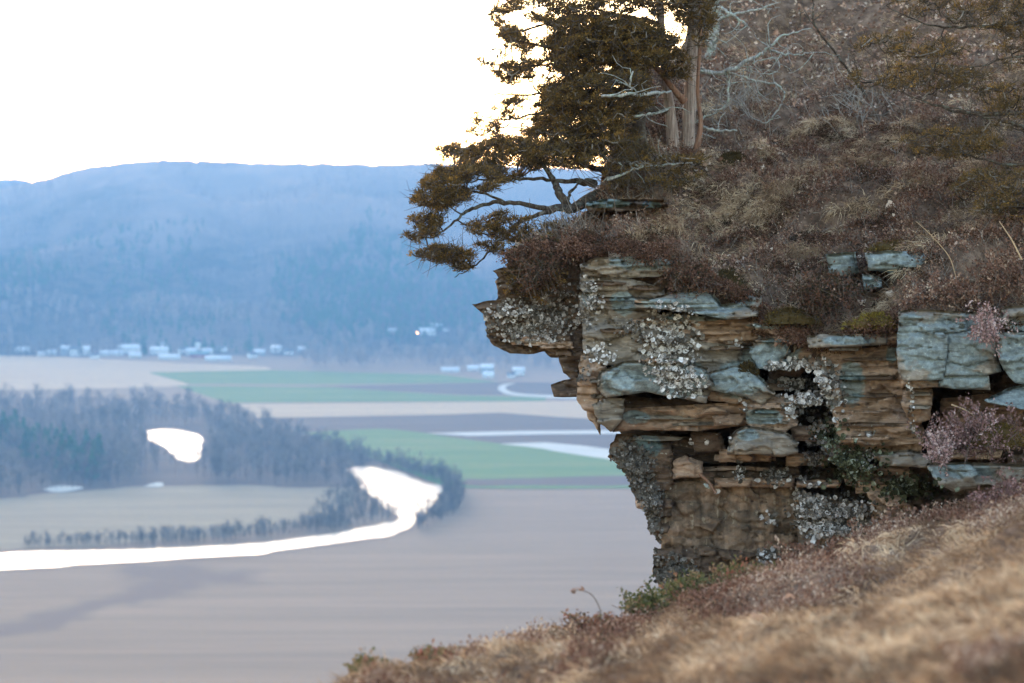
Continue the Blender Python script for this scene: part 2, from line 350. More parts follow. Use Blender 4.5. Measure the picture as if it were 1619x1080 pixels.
def polar(px, r, z): return np.stack([(px-809.5)/FPX*r*1.0013, r+0*px, z], -1)
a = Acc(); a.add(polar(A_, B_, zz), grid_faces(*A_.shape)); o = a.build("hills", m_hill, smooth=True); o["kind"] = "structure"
# a farther ridge showing at the left
px2 = np.linspace(-700, 900, 120); r2 = np.linspace(5600, 6800, 14); A2, B2 = np.meshgrid(px2, r2, indexing='ij')
py2 = np.interp(px2, [-700, -200, 0, 30, 60, 200, 900], [320, 283, 281, 280, 288, 300, 320]); z2 = P(px2, py2, 6300)[:, 2]
zz2 = z2[:, None]*np.sin(np.clip((r2-5600)/700., 0, 1)*math.pi/2)[None]+(fbm(A2/20., B2/90., s=3)-.5)*8-2
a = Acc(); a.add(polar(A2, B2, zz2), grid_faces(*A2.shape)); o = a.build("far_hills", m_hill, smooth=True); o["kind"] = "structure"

# ------------------------------------------------------------------ far trees
m_bare = tint_mat("bare_wood", [(0, (.02, .015, .013)), (.5, (.07, .05, .042)), (1, (.20, .15, .12))], .95)
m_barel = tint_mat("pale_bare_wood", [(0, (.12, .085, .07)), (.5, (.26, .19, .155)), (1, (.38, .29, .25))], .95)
m_pine = tint_mat("pine_needles", [(0, (.004, .05, .012)), (.5, (.008, .09, .02)), (1, (.03, .15, .03))], .95)
def quadlines(acc, p0, p1, w0, w1, t):
    n = len(p0); d = unit(p1-p0); s = unit(np.cross(d, rng.normal(size=(n, 3))))
    w0 = np.broadcast_to(w0, (n,))[:, None]; w1 = np.broadcast_to(w1, (n,))[:, None]
    v = np.stack([p0-s*w0/2, p0+s*w0/2, p1+s*w1/2, p1-s*w1/2], 1).reshape(-1, 3)
    acc.add(v, np.arange(n*4).reshape(-1, 4), np.repeat(np.broadcast_to(t, (n,)), 4))
def bare_tree(h=16, spread=.32, k1=15, k2=3, k3=3, tn=.5, wd=1.0):   # returns (trunk Acc, crown Acc)
    tr, cr = Acc(), Acc()
    tube(tr, [(0, 0, -.5), (.1, .1, h*.35), (-.1, .2, h*.7), (0, 0, h*.95)], np.array([.015, .011, .007, .002])*h, 5, tn)
    zb = h*(.22+.7*rng.random(k1)); th = rng.random(k1)*6.28; L = h*spread*(1.15-(zb/h-.25)*.9)
    p0 = np.stack([0*zb, 0*zb, zb], -1); d = np.stack([np.cos(th), np.sin(th), 1.0+rng.random(k1)*.8], -1); p1 = p0+unit(d)*L[:, None]
    quadlines(cr, p0, p1, .010*h*wd, .005*h*wd, tn)
    for lv, kk in ((1, k2), (2, k3)):
        f = rng.random(len(p0)*kk)*.8+.2; q0 = np.repeat(p0, kk, 0)+np.repeat(p1-p0, kk, 0)*f[:, None]
        dd = unit(np.repeat(unit(p1-p0), kk, 0)+rng.normal(size=(len(q0), 3))*.55+np.array([0, 0, .25]))
        LL = h*(.15 if lv == 1 else .10)*(.6+.8*rng.random(len(q0))); q1 = q0+dd*LL[:, None]
        quadlines(cr, q0, q1, .0065*h*wd, .003*h*wd, np.clip(tn+.25*rng.random(len(q0)), 0, 1)); p0, p1 = q0, q1
    return tr, cr
def pine_tree(h=17, k=16, m_=13):
    tr, cr = Acc(), Acc(); tube(tr, [(0, 0, -.5), (0, 0, h*.5), (0, 0, h)], [.02*h, .012*h, .002*h], 5, .3)
    for i in range(k):
        z = h*(.16+.82*i/k); r = h*.22*(1-i/k)**.75*(.75+.5*random.random())+.25; th = rng.random(m_)*6.28
        p0 = np.stack([0*th, 0*th, z+0*th], -1); p1 = np.stack([np.cos(th)*r, np.sin(th)*r, z-r*.15+rng.normal(size=m_)*.3], -1)
        leaves(cr, p0, p1-p0, np.linalg.norm(p1-p0, axis=1), .55*r+.4, rng.random(m_), .2)
    return tr, cr
def ground_at(px, py):            # on the floor or, past its edge, on the hill
    g = G(px, py)
    if g[1] < R0: return g
    r = R0
    while r < 5200:
        q = P(px, py, r)
        if q[2] <= hill_z(np.array(px*1.0), np.array(r)): return q
        r += 6
    return P(px, py, R1)
def make_proto(kind, i):
    if kind == 'bare': tr, cr = bare_tree(16, .30+.06*(i % 3), tn=(.25, .5, .8, .4)[i % 4], wd=1.5)
    elif kind == 'scrub': tr, cr = bare_tree(9, .25, 10, 3, 2, tn=(.3, .6)[i % 2], wd=2.0)
    else: tr, cr = pine_tree(17)
    return tr, cr
INFO = {'bare': ("bare_tree", m_bare), 'scrub': ("bare_shrub", m_bare), 'pine': ("pine_tree", m_pine)}
protos = {}
def plant(kind, loc, sc, label, group, rz=None, v=None):
    v = rng.integers(4 if kind == 'bare' else 2) if v is None else v; key = (kind, int(v))
    rz = rng.random()*6.28 if rz is None else rz; loc = tuple(float(c) for c in loc)
    if key not in protos:
        e = empty(INFO[kind][0], (0, 0, 0)); tr, cr = make_proto(kind, int(v)); tr.build("trunk", m_bare, e); cr.build("crown", INFO[kind][1], e); protos[key] = e; o = e
    else:
        p = protos[key]; o = p.copy(); C.objects.link(o)
        for ch in p.children: c2 = ch.copy(); C.objects.link(c2); c2.parent = o
    o.location = loc; o.rotation_euler = (0, 0, rz); o.scale = (sc, sc, sc*(.85+.3*random.random())); tag(o, label, "tree", group); return o
def merged_wood(name, kinds, pts, scs, label, mat):
    """far-off wood that reads as one mass: one mesh"""
    base = []
    for kd, i in kinds:
        tr, cr = kd(i); V = np.concatenate(tr.V+cr.V); base.append((V, np.concatenate(tr.F4+cr.F4), np.concatenate(tr.T+cr.T)))
    a = Acc()
    for k, (p, s) in enumerate(zip(pts, scs)):
        V, F, T = base[rng.integers(len(base))]; th = rng.random()*6.28; c_, s_ = math.cos(th), math.sin(th)
        Rm = np.array([[c_, -s_, 0], [s_, c_, 0], [0, 0, 1]]); a.add((V*s)@Rm.T+p, F, T)
    o = a.build(name, mat); tag(o, label, "woods", kind="stuff"); return o
W1 = [(-120, 640), (60, 640), (200, 640), (330, 650), (400, 674), (470, 700), (540, 718), (575, 732), (556, 750), (556, 768), (400, 767), (262, 768), (230, 766), (130, 772), (60, 778), (0, 787), (-120, 795)]
POND = [(225, 676), (330, 680), (330, 735), (285, 740), (225, 705)]
q = rand_in([(x, y) for x, y in W1], 1150)
ok = ~inside(q[:, 0], q[:, 1], POND); q = q[ok]; q = q[~((q[:, 0] > 232) & (q[:, 0] < 330) & (q[:, 1] > 700) & (rng.random(len(q)) < .75))]
order = np.argsort(-q[:, 1]); q = q[order]; near = q[:150]; far = q[150:]
for x, y in near: plant('bare', G(x, y), .65+.4*random.random(), "bare grey tree at the front edge of the wood by the left river field", "bare trees along the front of the left wood")
fp = G(far[:, 0], far[:, 1])
merged_wood("woods", [(lambda i: bare_tree(16, .30+.05*(i % 3), 15, 4, 2, tn=(.5, .8, 1.0)[i % 3], wd=1.4), j) for j in range(6)], fp, .8+.45*rng.random(len(fp)), "hazy mass of bare leafless trees filling the river loop on the left", m_bare)
for k in range(44):
    x = -20+k*4.2+random.uniform(-4, 4); y = 700+(max(0, x)/160.)*44+random.uniform(-14, 22)
    plant('pine', G(x, y), 1.2+.4*random.random(), "dark green pine standing among the bare trees at the left edge", "pines in the left wood")
BEND = [(590, 729), (640, 738), (690, 752), (722, 768), (735, 790), (722, 812), (690, 828), (655, 840), (665, 828), (690, 810), (703, 790), (702, 768), (672, 760), (640, 747)]
for x, y in rand_in(BEND, 170): plant('scrub' if random.random() < .6 else 'bare', G(x, y), .5+.4*random.random(), "bare tree on the outer bank of the shining river bend", "bare trees around the river bend")
for x, y in rand_in([(545, 745), (575, 778), (600, 800), (632, 818), (560, 834), (500, 843), (520, 812), (548, 790)], 85): plant('scrub', G(x, y), .6+.6*random.random(), "leafless scrub tree on the inner point of the river bend", "scrub trees inside the river bend")
ts = np.sort(rng.random(125))
for s in ts:
    x = 40+s*500; y = np.interp(x, [40, 300, 450, 560], [869, 862, 850, 837])-random.uniform(0, 9)
    plant('scrub', G(x, y), .5+.75*random.random()*(.6+.6*s), "thin bare bush on the straight river bank", "bushes along the straight river bank")
def brush(label, poly, n, s0, s1):
    q = rand_in(poly, n); g = G(q[:, 0], q[:, 1]); merged_wood("river_brush", [(lambda i: bare_tree(8, .36, 12, 3, 1, tn=(.35, .6, .95)[i % 3], wd=2.2), j) for j in range(6)], g, s0+(s1-s0)*rng.random(n), label, m_bare)
brush("low brush lining the straight river bank", [(40, 868), (40, 860), (200, 856), (300, 850), (430, 836), (540, 822), (560, 836), (450, 849), (300, 861), (100, 867)], 460, .4, .9)
brush("brush thicket on the inner point of the river bend", [(500, 842), (470, 828), (500, 800), (548, 770), (552, 748), (578, 776), (604, 800), (632, 819), (560, 835)], 300, .4, .95)
brush("brush thicket round the outer bank of the river bend", BEND, 300, .5, 1.15)
brush("mixed brush along the back edge of the river bend", [(440, 690), (560, 712), (640, 740), (690, 755), (640, 750), (590, 737), (556, 737), (540, 720)], 260, .5, 1.1)
for x, y in ((238, 716), (250, 722), (262, 728), (276, 733), (290, 735), (300, 734), (312, 732), (322, 722), (228, 706), (270, 740), (298, 742)): plant('bare', G(x, y), .55, "bare tree standing before the white pond in the left wood", "bare trees before the pond")
# valley edge trees and the hill forests: thousands, one mass each
def hillpts(n, x0, x1, u0, u1, f=None):
    px = rng.uniform(x0, x1, n); u = u0+(u1-u0)*rng.random(n); r = R0+(R1-R0)*u; z = hill_z(px, r)
    p = polar(px, r, z-1); 
    if f is not None: k = f(px, u); p = p[k]
    return p
low = lambda i: bare_tree(15, .34, 7, 2, 1, tn=(.2, .5, .85)[i % 3], wd=3.0)
conf = lambda px, u: (fbm(px/90., u*5, s=31, o=3) > .52)
p1_ = hillpts(6500, -120, 1050, -.02, .98, lambda a, b: ~conf(a, b)); 
hi_ = p1_[:, 2] > 95+60*rng.random(len(p1_)); pl, ph_ = p1_[~hi_], p1_[hi_]  # higher trees take the paler wood, haze whitening included
merged_wood("hill_forest", [(low, j) for j in range(9)], pl, .75+.5*rng.random(len(pl)), "bare hardwood forest on the lower blue hills across the valley", m_bare)
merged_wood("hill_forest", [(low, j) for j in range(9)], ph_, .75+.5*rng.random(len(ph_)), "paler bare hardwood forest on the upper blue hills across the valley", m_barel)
lowp = lambda i: pine_tree(15, 5, 6)
p2_ = hillpts(2200, -120, 1050, .02, .55, conf)
merged_wood("hill_pines", [(lowp, j) for j in range(5)], p2_, .7+.5*rng.random(len(p2_)), "dark evergreen patches on the blue hills across the valley", m_pine)
n_ = 5200; px_ = rng.uniform(-100, 900, n_); u_ = rng.uniform(.08, .5, n_)
dome = ((px_-600)/190.)**2+((u_-.27)/.17)**2+(fbm(px_/30., u_*14, s=33)-.5)*1.6 < 1
spur = (px_ < 135) & (u_ > .20+.0010*px_) & (u_ < .40-.0004*px_+.08*(fbm(px_/30., u_*9, s=34)-.5))
k = dome | spur; px_, u_ = px_[k], u_[k]; r_ = R0+(R1-R0)*u_; pp = polar(px_, r_, hill_z(px_, r_)-1)
merged_wood("hill_pines", [(lowp, j) for j in range(5)], pp, .75+.5*rng.random(len(pp)), "darker evergreen dome and spur on the lower hills", m_pine)
ex = rng.uniform(-100, 1000, 1200); er = np.where(ex < 470, rng.uniform(3200, 3560, 1200), rng.uniform(2880, 3360, 1200)); k = ~((ex > 20) & (ex < 480) & (er < 3400)) & ~((ex > 590) & (ex < 725) & (er > 3130)); ex, er = ex[k], er[k]
p3_ = polar(ex, er, hill_z(ex, er))
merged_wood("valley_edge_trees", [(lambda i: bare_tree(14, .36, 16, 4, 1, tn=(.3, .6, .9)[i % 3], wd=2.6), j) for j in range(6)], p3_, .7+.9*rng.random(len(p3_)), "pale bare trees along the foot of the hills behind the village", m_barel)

# ------------------------------------------------------------------ village
def flat(name, c, rough=.8):
    m = M(name, rough, .2); m.col(m.mix(m.ramp(m.noise(2, 4), [(.35, 0.0), (.7, .35)]), c, tuple(v*.75 for v in c))); return m.m
m_white, m_grey, m_cream, m_redw = flat("white_clapboard", (.80, .80, .80)), flat("grey_siding", (.42, .45, .48)), flat("cream_siding", (.66, .62, .54)), flat("red_barn_boards", (.42, .09, .07))
m_roofd, m_roofw, m_roofg = flat("dark_shingles", (.12, .12, .13)), flat("pale_metal_roof", (.72, .75, .80), .4), flat("green_metal_roof", (.14, .26, .28), .5)
m_win = flat("window_glass", (.05, .06, .08), .15)
def box(a, x0, x1, y0, y1, z0, z1): 
    v = [(x, y, z) for x in (x0, x1) for y in (y0, y1) for z in (z0, z1)]
    a.add(v, [[0, 1, 3, 2], [4, 6, 7, 5], [0, 4, 5, 1], [2, 3, 7, 6], [0, 2, 6, 4], [1, 5, 7, 3]])
def house(px, py, wd, dp, hh, label, wall=m_white, roof=m_roofd, rz=0., rise=.35, name="house", chim=True, cat=None):
    wd, dp, hh = wd*.95, dp*.9, hh*1.05; loc = ground_at(px, py); e = empty(name, loc, label=label, cat=cat or name, group="buildings of the far village"); W, D = wd/2, dp/2
    def fin(a, nm, mt, par=e):
        o = a.build(nm, mt, None); me = o.data; me.transform(Matrix.Translation(o.location)); o.location = (0, 0, 0); o.parent = par; return o
    a = Acc(); g = hh+D*2*rise
    a.add([(-W, -D, -2), (W, -D, -2), (W, D, -2), (-W, D, -2), (-W, -D, hh), (W, -D, hh), (W, D, hh), (-W, D, hh)], [[0, 1, 5, 4], [1, 2, 6, 5], [2, 3, 7, 6], [3, 0, 4, 7]])
    a.add([(-W, -D, hh), (-W, D, hh), (-W, 0, g), (W, -D, hh), (W, D, hh), (W, 0, g)], [[0, 2, 1], [3, 4, 5]]); fin(a, "wall", wall)
    a = Acc(); o_ = .5; t = .25
    for s in (-1, 1):
        y1, z1 = s*(D+o_), hh-o_*2*rise
        v = [(-W-o_, y1, z1), (W+o_, y1, z1), (W+o_, 0, g), (-W-o_, 0, g)]; v2 = [(x, y, z+t) for x, y, z in v]
        a.add(v+v2, [[0, 1, 2, 3], [4, 7, 6, 5], [0, 4, 5, 1], [1, 5, 6, 2], [3, 2, 6, 7], [0, 3, 7, 4]])
    rf = fin(a, "roof", roof)
    if chim: a = Acc(); box(a, W*.3, W*.3+.9, -.2, .7, g-.6, g+1.3); fin(a, "chimney", m_redw, rf)
    nfl = 2 if hh > 4.5 else 1; nw = max(2, int(wd/3.2))
    for fl in range(nfl):
        for i in range(nw):
            x = -W+(i+.5)*wd/nw
            if fl == 0 and i == nw//2: continue
            a = Acc(); box(a, x-.5, x+.5, -D-.06, -D+.1, 1+fl*2.8, 2.5+fl*2.8); fin(a, "window", m_win)
    a = Acc(); x = -W+(nw//2+.5)*wd/nw; box(a, x-.55, x+.55, -D-.08, -D+.1, 0, 2.15); fin(a, "door", m_redw if wall is not m_redw else m_white)
    e.rotation_euler = (0, 0, rz); return e
house(36, 556, 18, 9, 3.2, "low pale house standing alone farthest left in the village", m_white, m_roofw)
house(66, 562, 9, 6, 2.8, "small white shed left of the tall white farmhouse", name="shed", chim=False, roof=m_roofw)
house(82, 560, 12, 8, 3.2, "low white bungalow between the small shed and the tall farmhouse", roof=m_roofw)
house(104, 560, 13, 11, 7.5, "tall pale blue grey farmhouse with a dark gap beside it", m_grey, m_roofw, rz=.5)
house(119, 562, 14, 10, 8, "tall white farmhouse with a steep roof in the left cluster", rz=-.3, rise=.5)
house(136, 560, 11, 10, 7.2, "upright white house touching the tall farmhouse on its right", roof=m_roofw)
house(150, 567, 11, 8, 4.2, "small white cottage in front of the tall farmhouses", roof=m_roofd)
house(176, 562, 30, 10, 3.4, "long low white barn right of the tall farmhouses", roof=m_roofw, name="barn", chim=False)
house(204, 556, 30, 12, 5.4, "broad white hall with a pale flat looking roof", roof=m_roofw, chim=False, name="barn")
house(214, 566, 16, 9, 4, "cream house below the broad white hall", m_cream, m_roofw)
house(252, 559, 24, 11, 5.4, "bright white building with wide front near the village centre", roof=m_roofw)
house(258, 546, 9, 7, 4, "tiny pale house up behind the wide white building")
house(268, 568, 28, 9, 3.4, "low white sheds strung below the wide white building", roof=m_roofw, name="barn", chim=False)
house(288, 558, 10, 8, 4.6, "little white house left of the red barn", rz=.4)
house(302, 560, 13, 9, 4.8, "white house with its gable just left of the red barn", roof=m_roofw, rz=.2)
house(313, 552, 7, 7, 9.5, "narrow white tower house above the red barn", rise=.8)
house(316, 565, 26, 10, 3.8, "long red barn in the middle of the village", m_redw, m_roofg, name="barn", chim=False)
house(328, 560, 14, 9, 4.6, "white house standing behind the red barn", roof=m_roofw)
house(350, 556, 14, 9, 5, "white house beyond the right end of the red barn", rz=-.5)
house(345, 570, 34, 9, 3.0, "very long low white shed in front of the red barn", roof=m_roofw, name="barn", chim=False)
house(399, 566, 11, 9, 4.6, "white house beside a dark conifer right of centre", rz=.6)
house(410, 561, 15, 9, 4.2, "pale cottage just right of the dark conifer", m_grey, m_roofw)
house(438, 556, 16, 10, 5, "white farmhouse in a gap among pale trees", roof=m_roofw, rz=-.4)
house(456, 560, 13, 9, 4.4, "white gabled house right of the gap farmhouse")
house(478, 556, 12, 8, 3.6, "small grey house at the right end of the village", m_grey, m_roofw)
house(620, 528, 13, 9, 5, "cream house on the wooded slope left of the orange lamp", m_cream, m_roofw)
house(676, 528, 24, 10, 5, "bright white hall on the wooded slope right of the orange lamp", roof=m_roofw, chim=False)
house(690, 520, 18, 9, 4.5, "pale blue house up the slope behind the bright hall", m_grey, m_roofw)
house(706, 524, 10, 8, 4.4, "small white house farthest right on the wooded slope")
house(772, 597, 13, 9, 3.6, "white farm building left of the green silo dome barn", roof=m_roofw)
house(770, 590, 16, 12, 6.5, "grey barn with a pale roof by the river road", m_grey, m_roofw, name="barn", chim=False)
house(808, 597, 9, 8, 3.6, "small white house right of the grey roadside barn")
house(820, 593, 14, 9, 6, "pale two storey house nearest the cliff beside the white road", m_white, m_roofw)
house(748, 586, 14, 8, 3.5, "low white shed at the edge of the far green field", roof=m_roofw, name="shed", chim=False)
house(712, 588, 22, 7, 3, "long white shed under the trees by the far green field", roof=m_roofw, name="shed", chim=False)
for x, y, s, lb in ((125, 552, .9, "dark conifer behind the tall white farmhouse"), (228, 563, 1.2, "round dark conifer right of the broad white hall"), (306, 549, .9, "slim dark conifer left of the narrow tower house"),
                (323, 552, 1.2, "big dark conifer behind the red barn"), (336, 552, .9, "dark conifer right of the big one behind the barn"), (395, 556, 1.1, "dark conifer alone right of the village centre")):
    plant('pine', ground_at(x, y), s, lb, "village conifers", v=0)
lp = ground_at(660, 534); e = empty("street_lamp", lp, label="lit orange street lamp on the wooded slope beside a white hall", cat="street lamp")
a = Acc(); tube(a, [lp+np.array([0, 0, -.5]), lp+np.array([0, 0, 6])], [.12, .08], 6); a.build("pole", m_barkdark, e)
ml = M("lamp_glow"); ml.b.inputs["Emission Color"].default_value = (1, .42, .16, 1); ml.b.inputs["Emission Strength"].default_value = 9
a = Acc(); tube(a, [lp+np.array([0, -.4, h]) for h in (6, 6.15, 6.7, 7.3, 7.5)], [.1, .7, .9, .7, .1], 10); a.build("lamp_head", ml.m, e)

# ================================================================== THE NEAR HILL
EDGE = np.array([(700, 440), (790, 428), (860, 410), (920, 412), (1000, 408), (1060, 415), (1100, 458), (1190, 470), (1240, 505), (1300, 515), (1400, 512), (1430, 490), (1619, 500), (1750, 500), (2500, 560)], float)
DB = np.array([(790, 12.45), (920, 12.25), (1050, 12.1), (1200, 11.95), (1420, 11.6), (1619, 11.3), (2500, 9.0)], float)
LX = np.array([(-900, 1480), (-500, 1350), (0, 1100), (60, 1056), (150, 1008), (215, 968), (250, 956), (290, 940), (330, 905), (370, 860), (428, 800)], float)
SL = .33
def hill_d(px, py):
    e = np.interp(px, EDGE[:, 0], EDGE[:, 1]); d0 = np.interp(px, DB[:, 0], DB[:, 1])
    return d0*(SL+(e-345)/FPX)/np.maximum(SL-(345-py)/FPX, .05)
def hill_bump(x, y):
    return (fbm(x*1.3, y*1.3, s=41, o=4)-.5)*.34 + (fbm(x*4, y*4, s=42, o=3)-.5)*.16
def pat(px, py, s, sx=70., sy=28.): return fbm((px-py*.5)/sx, (py+px*.42)/sy, s=s, o=4)
def hill_pt(px, py, off=0.0):
    p = P(px, py, hill_d(px, py)); tt = pat(px, py, 61, 120., 26.); p[..., 2] += hill_bump(p[..., 0], p[..., 1])*.8+np.clip((tt-.5)*4, -1, 1)*.075-.03+off; return p
nu, nv = 330, 260
s_ = np.linspace(0, 1, nu)**1.15; t_ = np.linspace(-.02, 1, nv)
S_, T_ = np.meshgrid(s_, t_, indexing='ij')
b0 = np.interp(800+(2400-800)*S_, EDGE[:, 0], EDGE[:, 1]); PYg = b0+(-560-b0)*T_; LXg = np.interp(PYg, LX[:, 0], LX[:, 1]); PXg = LXg+(2400-LXg)*S_
V = hill_pt(PXg, PYg)
lip = np.clip(1-np.arange(nv)/6., 0, 1); V[:, :, 2] -= .16*lip; V[:, :, 1] += .38*lip
sk = []                            # the hill turns away to the back at its left rim
for k, (dx, dy, dz) in enumerate(((3.2, 4, -12), (2.6, 2., -3), (1.3, 1., -.6), (.05, .35, -.12))): sk.append(V[:1]+np.array([dx, dy, dz]))
V = np.concatenate(sk+[V], 0)
a = Acc(); a.add(V, grid_faces(*V.shape[:2])); o = a.build("hillside", m_soil, smooth=True); o["kind"] = "structure"

# ------------------------------------------------------------------ THE CLIFF
ZX0, ZY0 = 700, 380; zb = np.full((620, 1250), np.inf)
BLUE = [(960, 322, 40, 7), (1030, 324, 16, 6), (1330, 415, 40, 30), (1420, 415, 70, 24), (1380, 445, 24, 18), (1100, 500, 60, 8), (1410, 560, 10, 16), (1010, 415, 50, 12), (1130, 475, 65, 22), (1050, 480, 45, 10), (1000, 600, 50, 28), (1075, 595, 45, 30), (1165, 600, 45, 30), (1215, 565, 45, 22), (1345, 605, 22, 38), (1500, 545, 85, 50), (1640, 570, 70, 70),
        (1520, 600, 55, 16), (1600, 632, 55, 20), (1200, 660, 40, 12), (1185, 688, 18, 10), (1240, 545, 36, 16), (1025, 705, 22, 18), (1230, 515, 60, 6), (1340, 538, 40, 8), (1520, 745, 70, 12), (1005, 660, 22, 12),
        (1440, 540, 25, 50), (930, 470, 10, 14), (1310, 640, 12, 20), (985, 480, 20, 20)]
def blue_at(px, py):
    r = 0
    for x, y, a_, b_ in BLUE: r = np.maximum(r, 1.25-((px-x)/a_)**2*.8-((py-y)/b_)**2*.8)
    return np.clip(r, 0, 1.1)
cl = empty("rock_outcrop", P(1250, 900, 12.2), label="layered brown sandstone cliff with blue grey crust and curled lichens above the valley", cat="cliff")
def relief(poly, d, mat=m_rock, tx=0., ty=0., rnd=.045, rough=.03, strata=.035, bed=9., bw=60., back=.6, step=2.2, seed=0, jag=1.6, slope=.03, parent=None, name="rock_slab", track=True, blue=1.0, top=.05, facet=1.0):
    poly = np.array(poly, float); P2 = []
    for i in range(len(poly)):
        A, B = poly[i], poly[(i+1) % len(poly)]; n = max(1, int(np.hypot(*(B-A))/5)); P2 += [A+(B-A)*k/n for k in range(n)]
    P2 = np.array(P2); k = np.arange(len(P2)); P2[:, 0] += (vn(P2[:, 0]*.13, P2[:, 1]*.35, s=seed+1)-.5)*jag*2.6; P2[:, 1] += (vn(P2[:, 0]*.09, P2[:, 1]*.25, s=seed+2)-.5)*jag*1.3
    lo = P2.min(0)-step; hi = P2.max(0)+step; nx = int((hi[0]-lo[0])/step)+1; ny = int((hi[1]-lo[1])/step)+1
    X, Y = np.meshgrid(lo[0]+np.arange(nx)*step, lo[1]+np.arange(ny)*step, indexing='ij')
    cell = inside(X[:-1, :-1]+step/2, Y[:-1, :-1]+step/2, P2)
    if not cell.any(): return None
    used = np.zeros((nx, ny), bool); used[:-1, :-1] |= cell; used[1:, :-1] |= cell; used[:-1, 1:] |= cell; used[1:, 1:] |= cell
    full = np.zeros((nx+1, ny+1), int); full[1:-1, 1:-1] = cell; cnt = full[:-1, :-1]+full[1:, :-1]+full[:-1, 1:]+full[1:, 1:]
    border = used & (cnt < 4)
    idx = np.full((nx, ny), -1); idx[used] = np.arange(used.sum()); x, y = X[used], Y[used]; bd = border[used]
    A = P2; B = np.roll(P2, -1, 0); best = np.full(len(x), 1e9); cx = x.copy(); cyv = y.copy()
    for i in range(len(A)):
        e = B[i]-A[i]; L2 = e@e+1e-9; t = np.clip(((x-A[i][0])*e[0]+(y-A[i][1])*e[1])/L2, 0, 1); qx = A[i][0]+t*e[0]; qy = A[i][1]+t*e[1]; dd = np.hypot(x-qx, y-qy)
        m_ = dd < best; best[m_] = dd[m_]; cx[m_] = qx[m_]; cyv[m_] = qy[m_]
    mv = bd & (best < step*1.5); x[mv] = cx[mv]; y[mv] = cyv[mv]
    yb = y+slope*x+(vn(x/45., y/45., s=seed+3)-.5)*6; bi = np.floor(yb/bed+vn(x/110., y/60., s=seed+4)*.8); fr = (yb/bed) % 1.0
    jx = np.floor(x/bw+_hash(bi, bi*0, bi*0, seed+5)*3)
    dep = d+tx*(x-poly[:, 0].mean())/100+ty*(y-poly[:, 1].mean())/100
    dep += (_hash(bi, bi*0+1, bi*0, seed+6)-.5)*strata*1.6+(_hash(bi, jx, bi*0, seed+7)-.5)*strata*1.3
    dep += (fbm(x/26., y/15., s=seed+8, o=4)-.5)*rough*1.5+(vn(x/5., y/3., s=seed+9)-.5)*rough*.22
    nf = max(3, int((hi-lo).prod()/950.)); fr_ = np.random.default_rng(seed+77); fx_, fy_ = fr_.uniform(lo[0], hi[0], nf), fr_.uniform(lo[1], hi[1], nf)
    xw = x+(vn(x/9., y/9., s=seed+21)-.5)*7; yw = y+(vn(x/9., y/9., s=seed+22)-.5)*4
    q2 = ((xw[:, None]-fx_)/34.)**2+((yw[:, None]-fy_)/16.)**2; ci = np.argmin(q2, 1); fo, fa, fb = fr_.normal(size=nf), fr_.normal(size=nf), fr_.normal(size=nf)
    q3 = np.sort(q2, 1)[:, :2]; gap_ = np.sqrt(q3[:, 1])-np.sqrt(q3[:, 0])
    dep += facet*(fo[ci]*.020+fa[ci]*.022*(x-fx_[ci])/34.+fb[ci]*.022*(y-fy_[ci])/16.)+.012*facet*np.clip(1-gap_/.07, 0, 1)
    w_ = 3.6; dep += rnd*.6*(1-np.clip(best/w_, 0, 1))**2
    bq = (yb/bed+vn(x/110., y/60., s=seed+4)*.8); dep += .03*((bq % 1.0) < 1.9/max(bed, 4)*.5)*(vn(x/50., bi*3.7, s=seed+31) > .38)
    ytop = np.full(len(x), 1e9)   # the top rim leans back so that the ledge catches the sky
    below = cyv < y-.3; tb = np.where(below, best, 99); dep += top*(1-np.clip(tb/6., 0, 1))
    V = P(x, y, dep)
    cA = cell.nonzero(); i, j = cA; F = np.stack([idx[i, j], idx[i, j+1], idx[i+1, j+1], idx[i+1, j]], 1)
    # side walls
    E = np.concatenate([F[:, [0, 1]], F[:, [1, 2]], F[:, [2, 3]], F[:, [3, 0]]]); key = np.sort(E, 1); kk = key[:, 0].astype(np.int64)*10**7+key[:, 1]
    u, inv, ct = np.unique(kk, return_inverse=True, return_counts=True); E = E[ct[inv] == 1]
    bv = np.unique(E); cxy = np.array([x.mean(), y.mean()]); sx = x[bv]+(cxy[0]-x[bv])*.03; sy = y[bv]+(cxy[1]-y[bv])*.03
    Vb = P(sx, sy, dep[bv]+back); mp = np.full(len(V), -1); mp[bv] = len(V)+np.arange(len(bv))
    F2 = np.stack([E[:, 1], E[:, 0], mp[E[:, 0]], mp[E[:, 1]]], 1)
    tn = blue_at(x, y)*blue; a = Acc(); a.add(np.concatenate([V, Vb]), np.concatenate([F, F2]), np.concatenate([tn, tn[bv]]))
    if track:
        for ox in (0, 1, 2):
            for oy in (0, 1, 2):
                ii = np.clip((y+oy-1-ZY0).astype(int), 0, zb.shape[0]-1); jj = np.clip((x+ox-1-ZX0).astype(int), 0, zb.shape[1]-1); np.minimum.at(zb, (ii, jj), dep)
    return a.build(name, mat, parent if parent is not None else (cl if track else None))
def surf_(px, py): return zb[np.clip((py-ZY0).astype(int), 0, zb.shape[0]-1), np.clip((px-ZX0).astype(int), 0, zb.shape[1]-1)]
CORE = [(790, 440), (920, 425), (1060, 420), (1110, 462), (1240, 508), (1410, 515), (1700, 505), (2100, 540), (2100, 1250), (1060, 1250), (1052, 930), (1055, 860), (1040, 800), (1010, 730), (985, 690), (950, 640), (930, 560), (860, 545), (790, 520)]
relief(CORE, 12.62, m_core, step=4, rnd=.1, strata=.06, rough=.06, back=2.5, bed=14, bw=90, tx=-.13, name="cliff_body", seed=3, blue=.3)
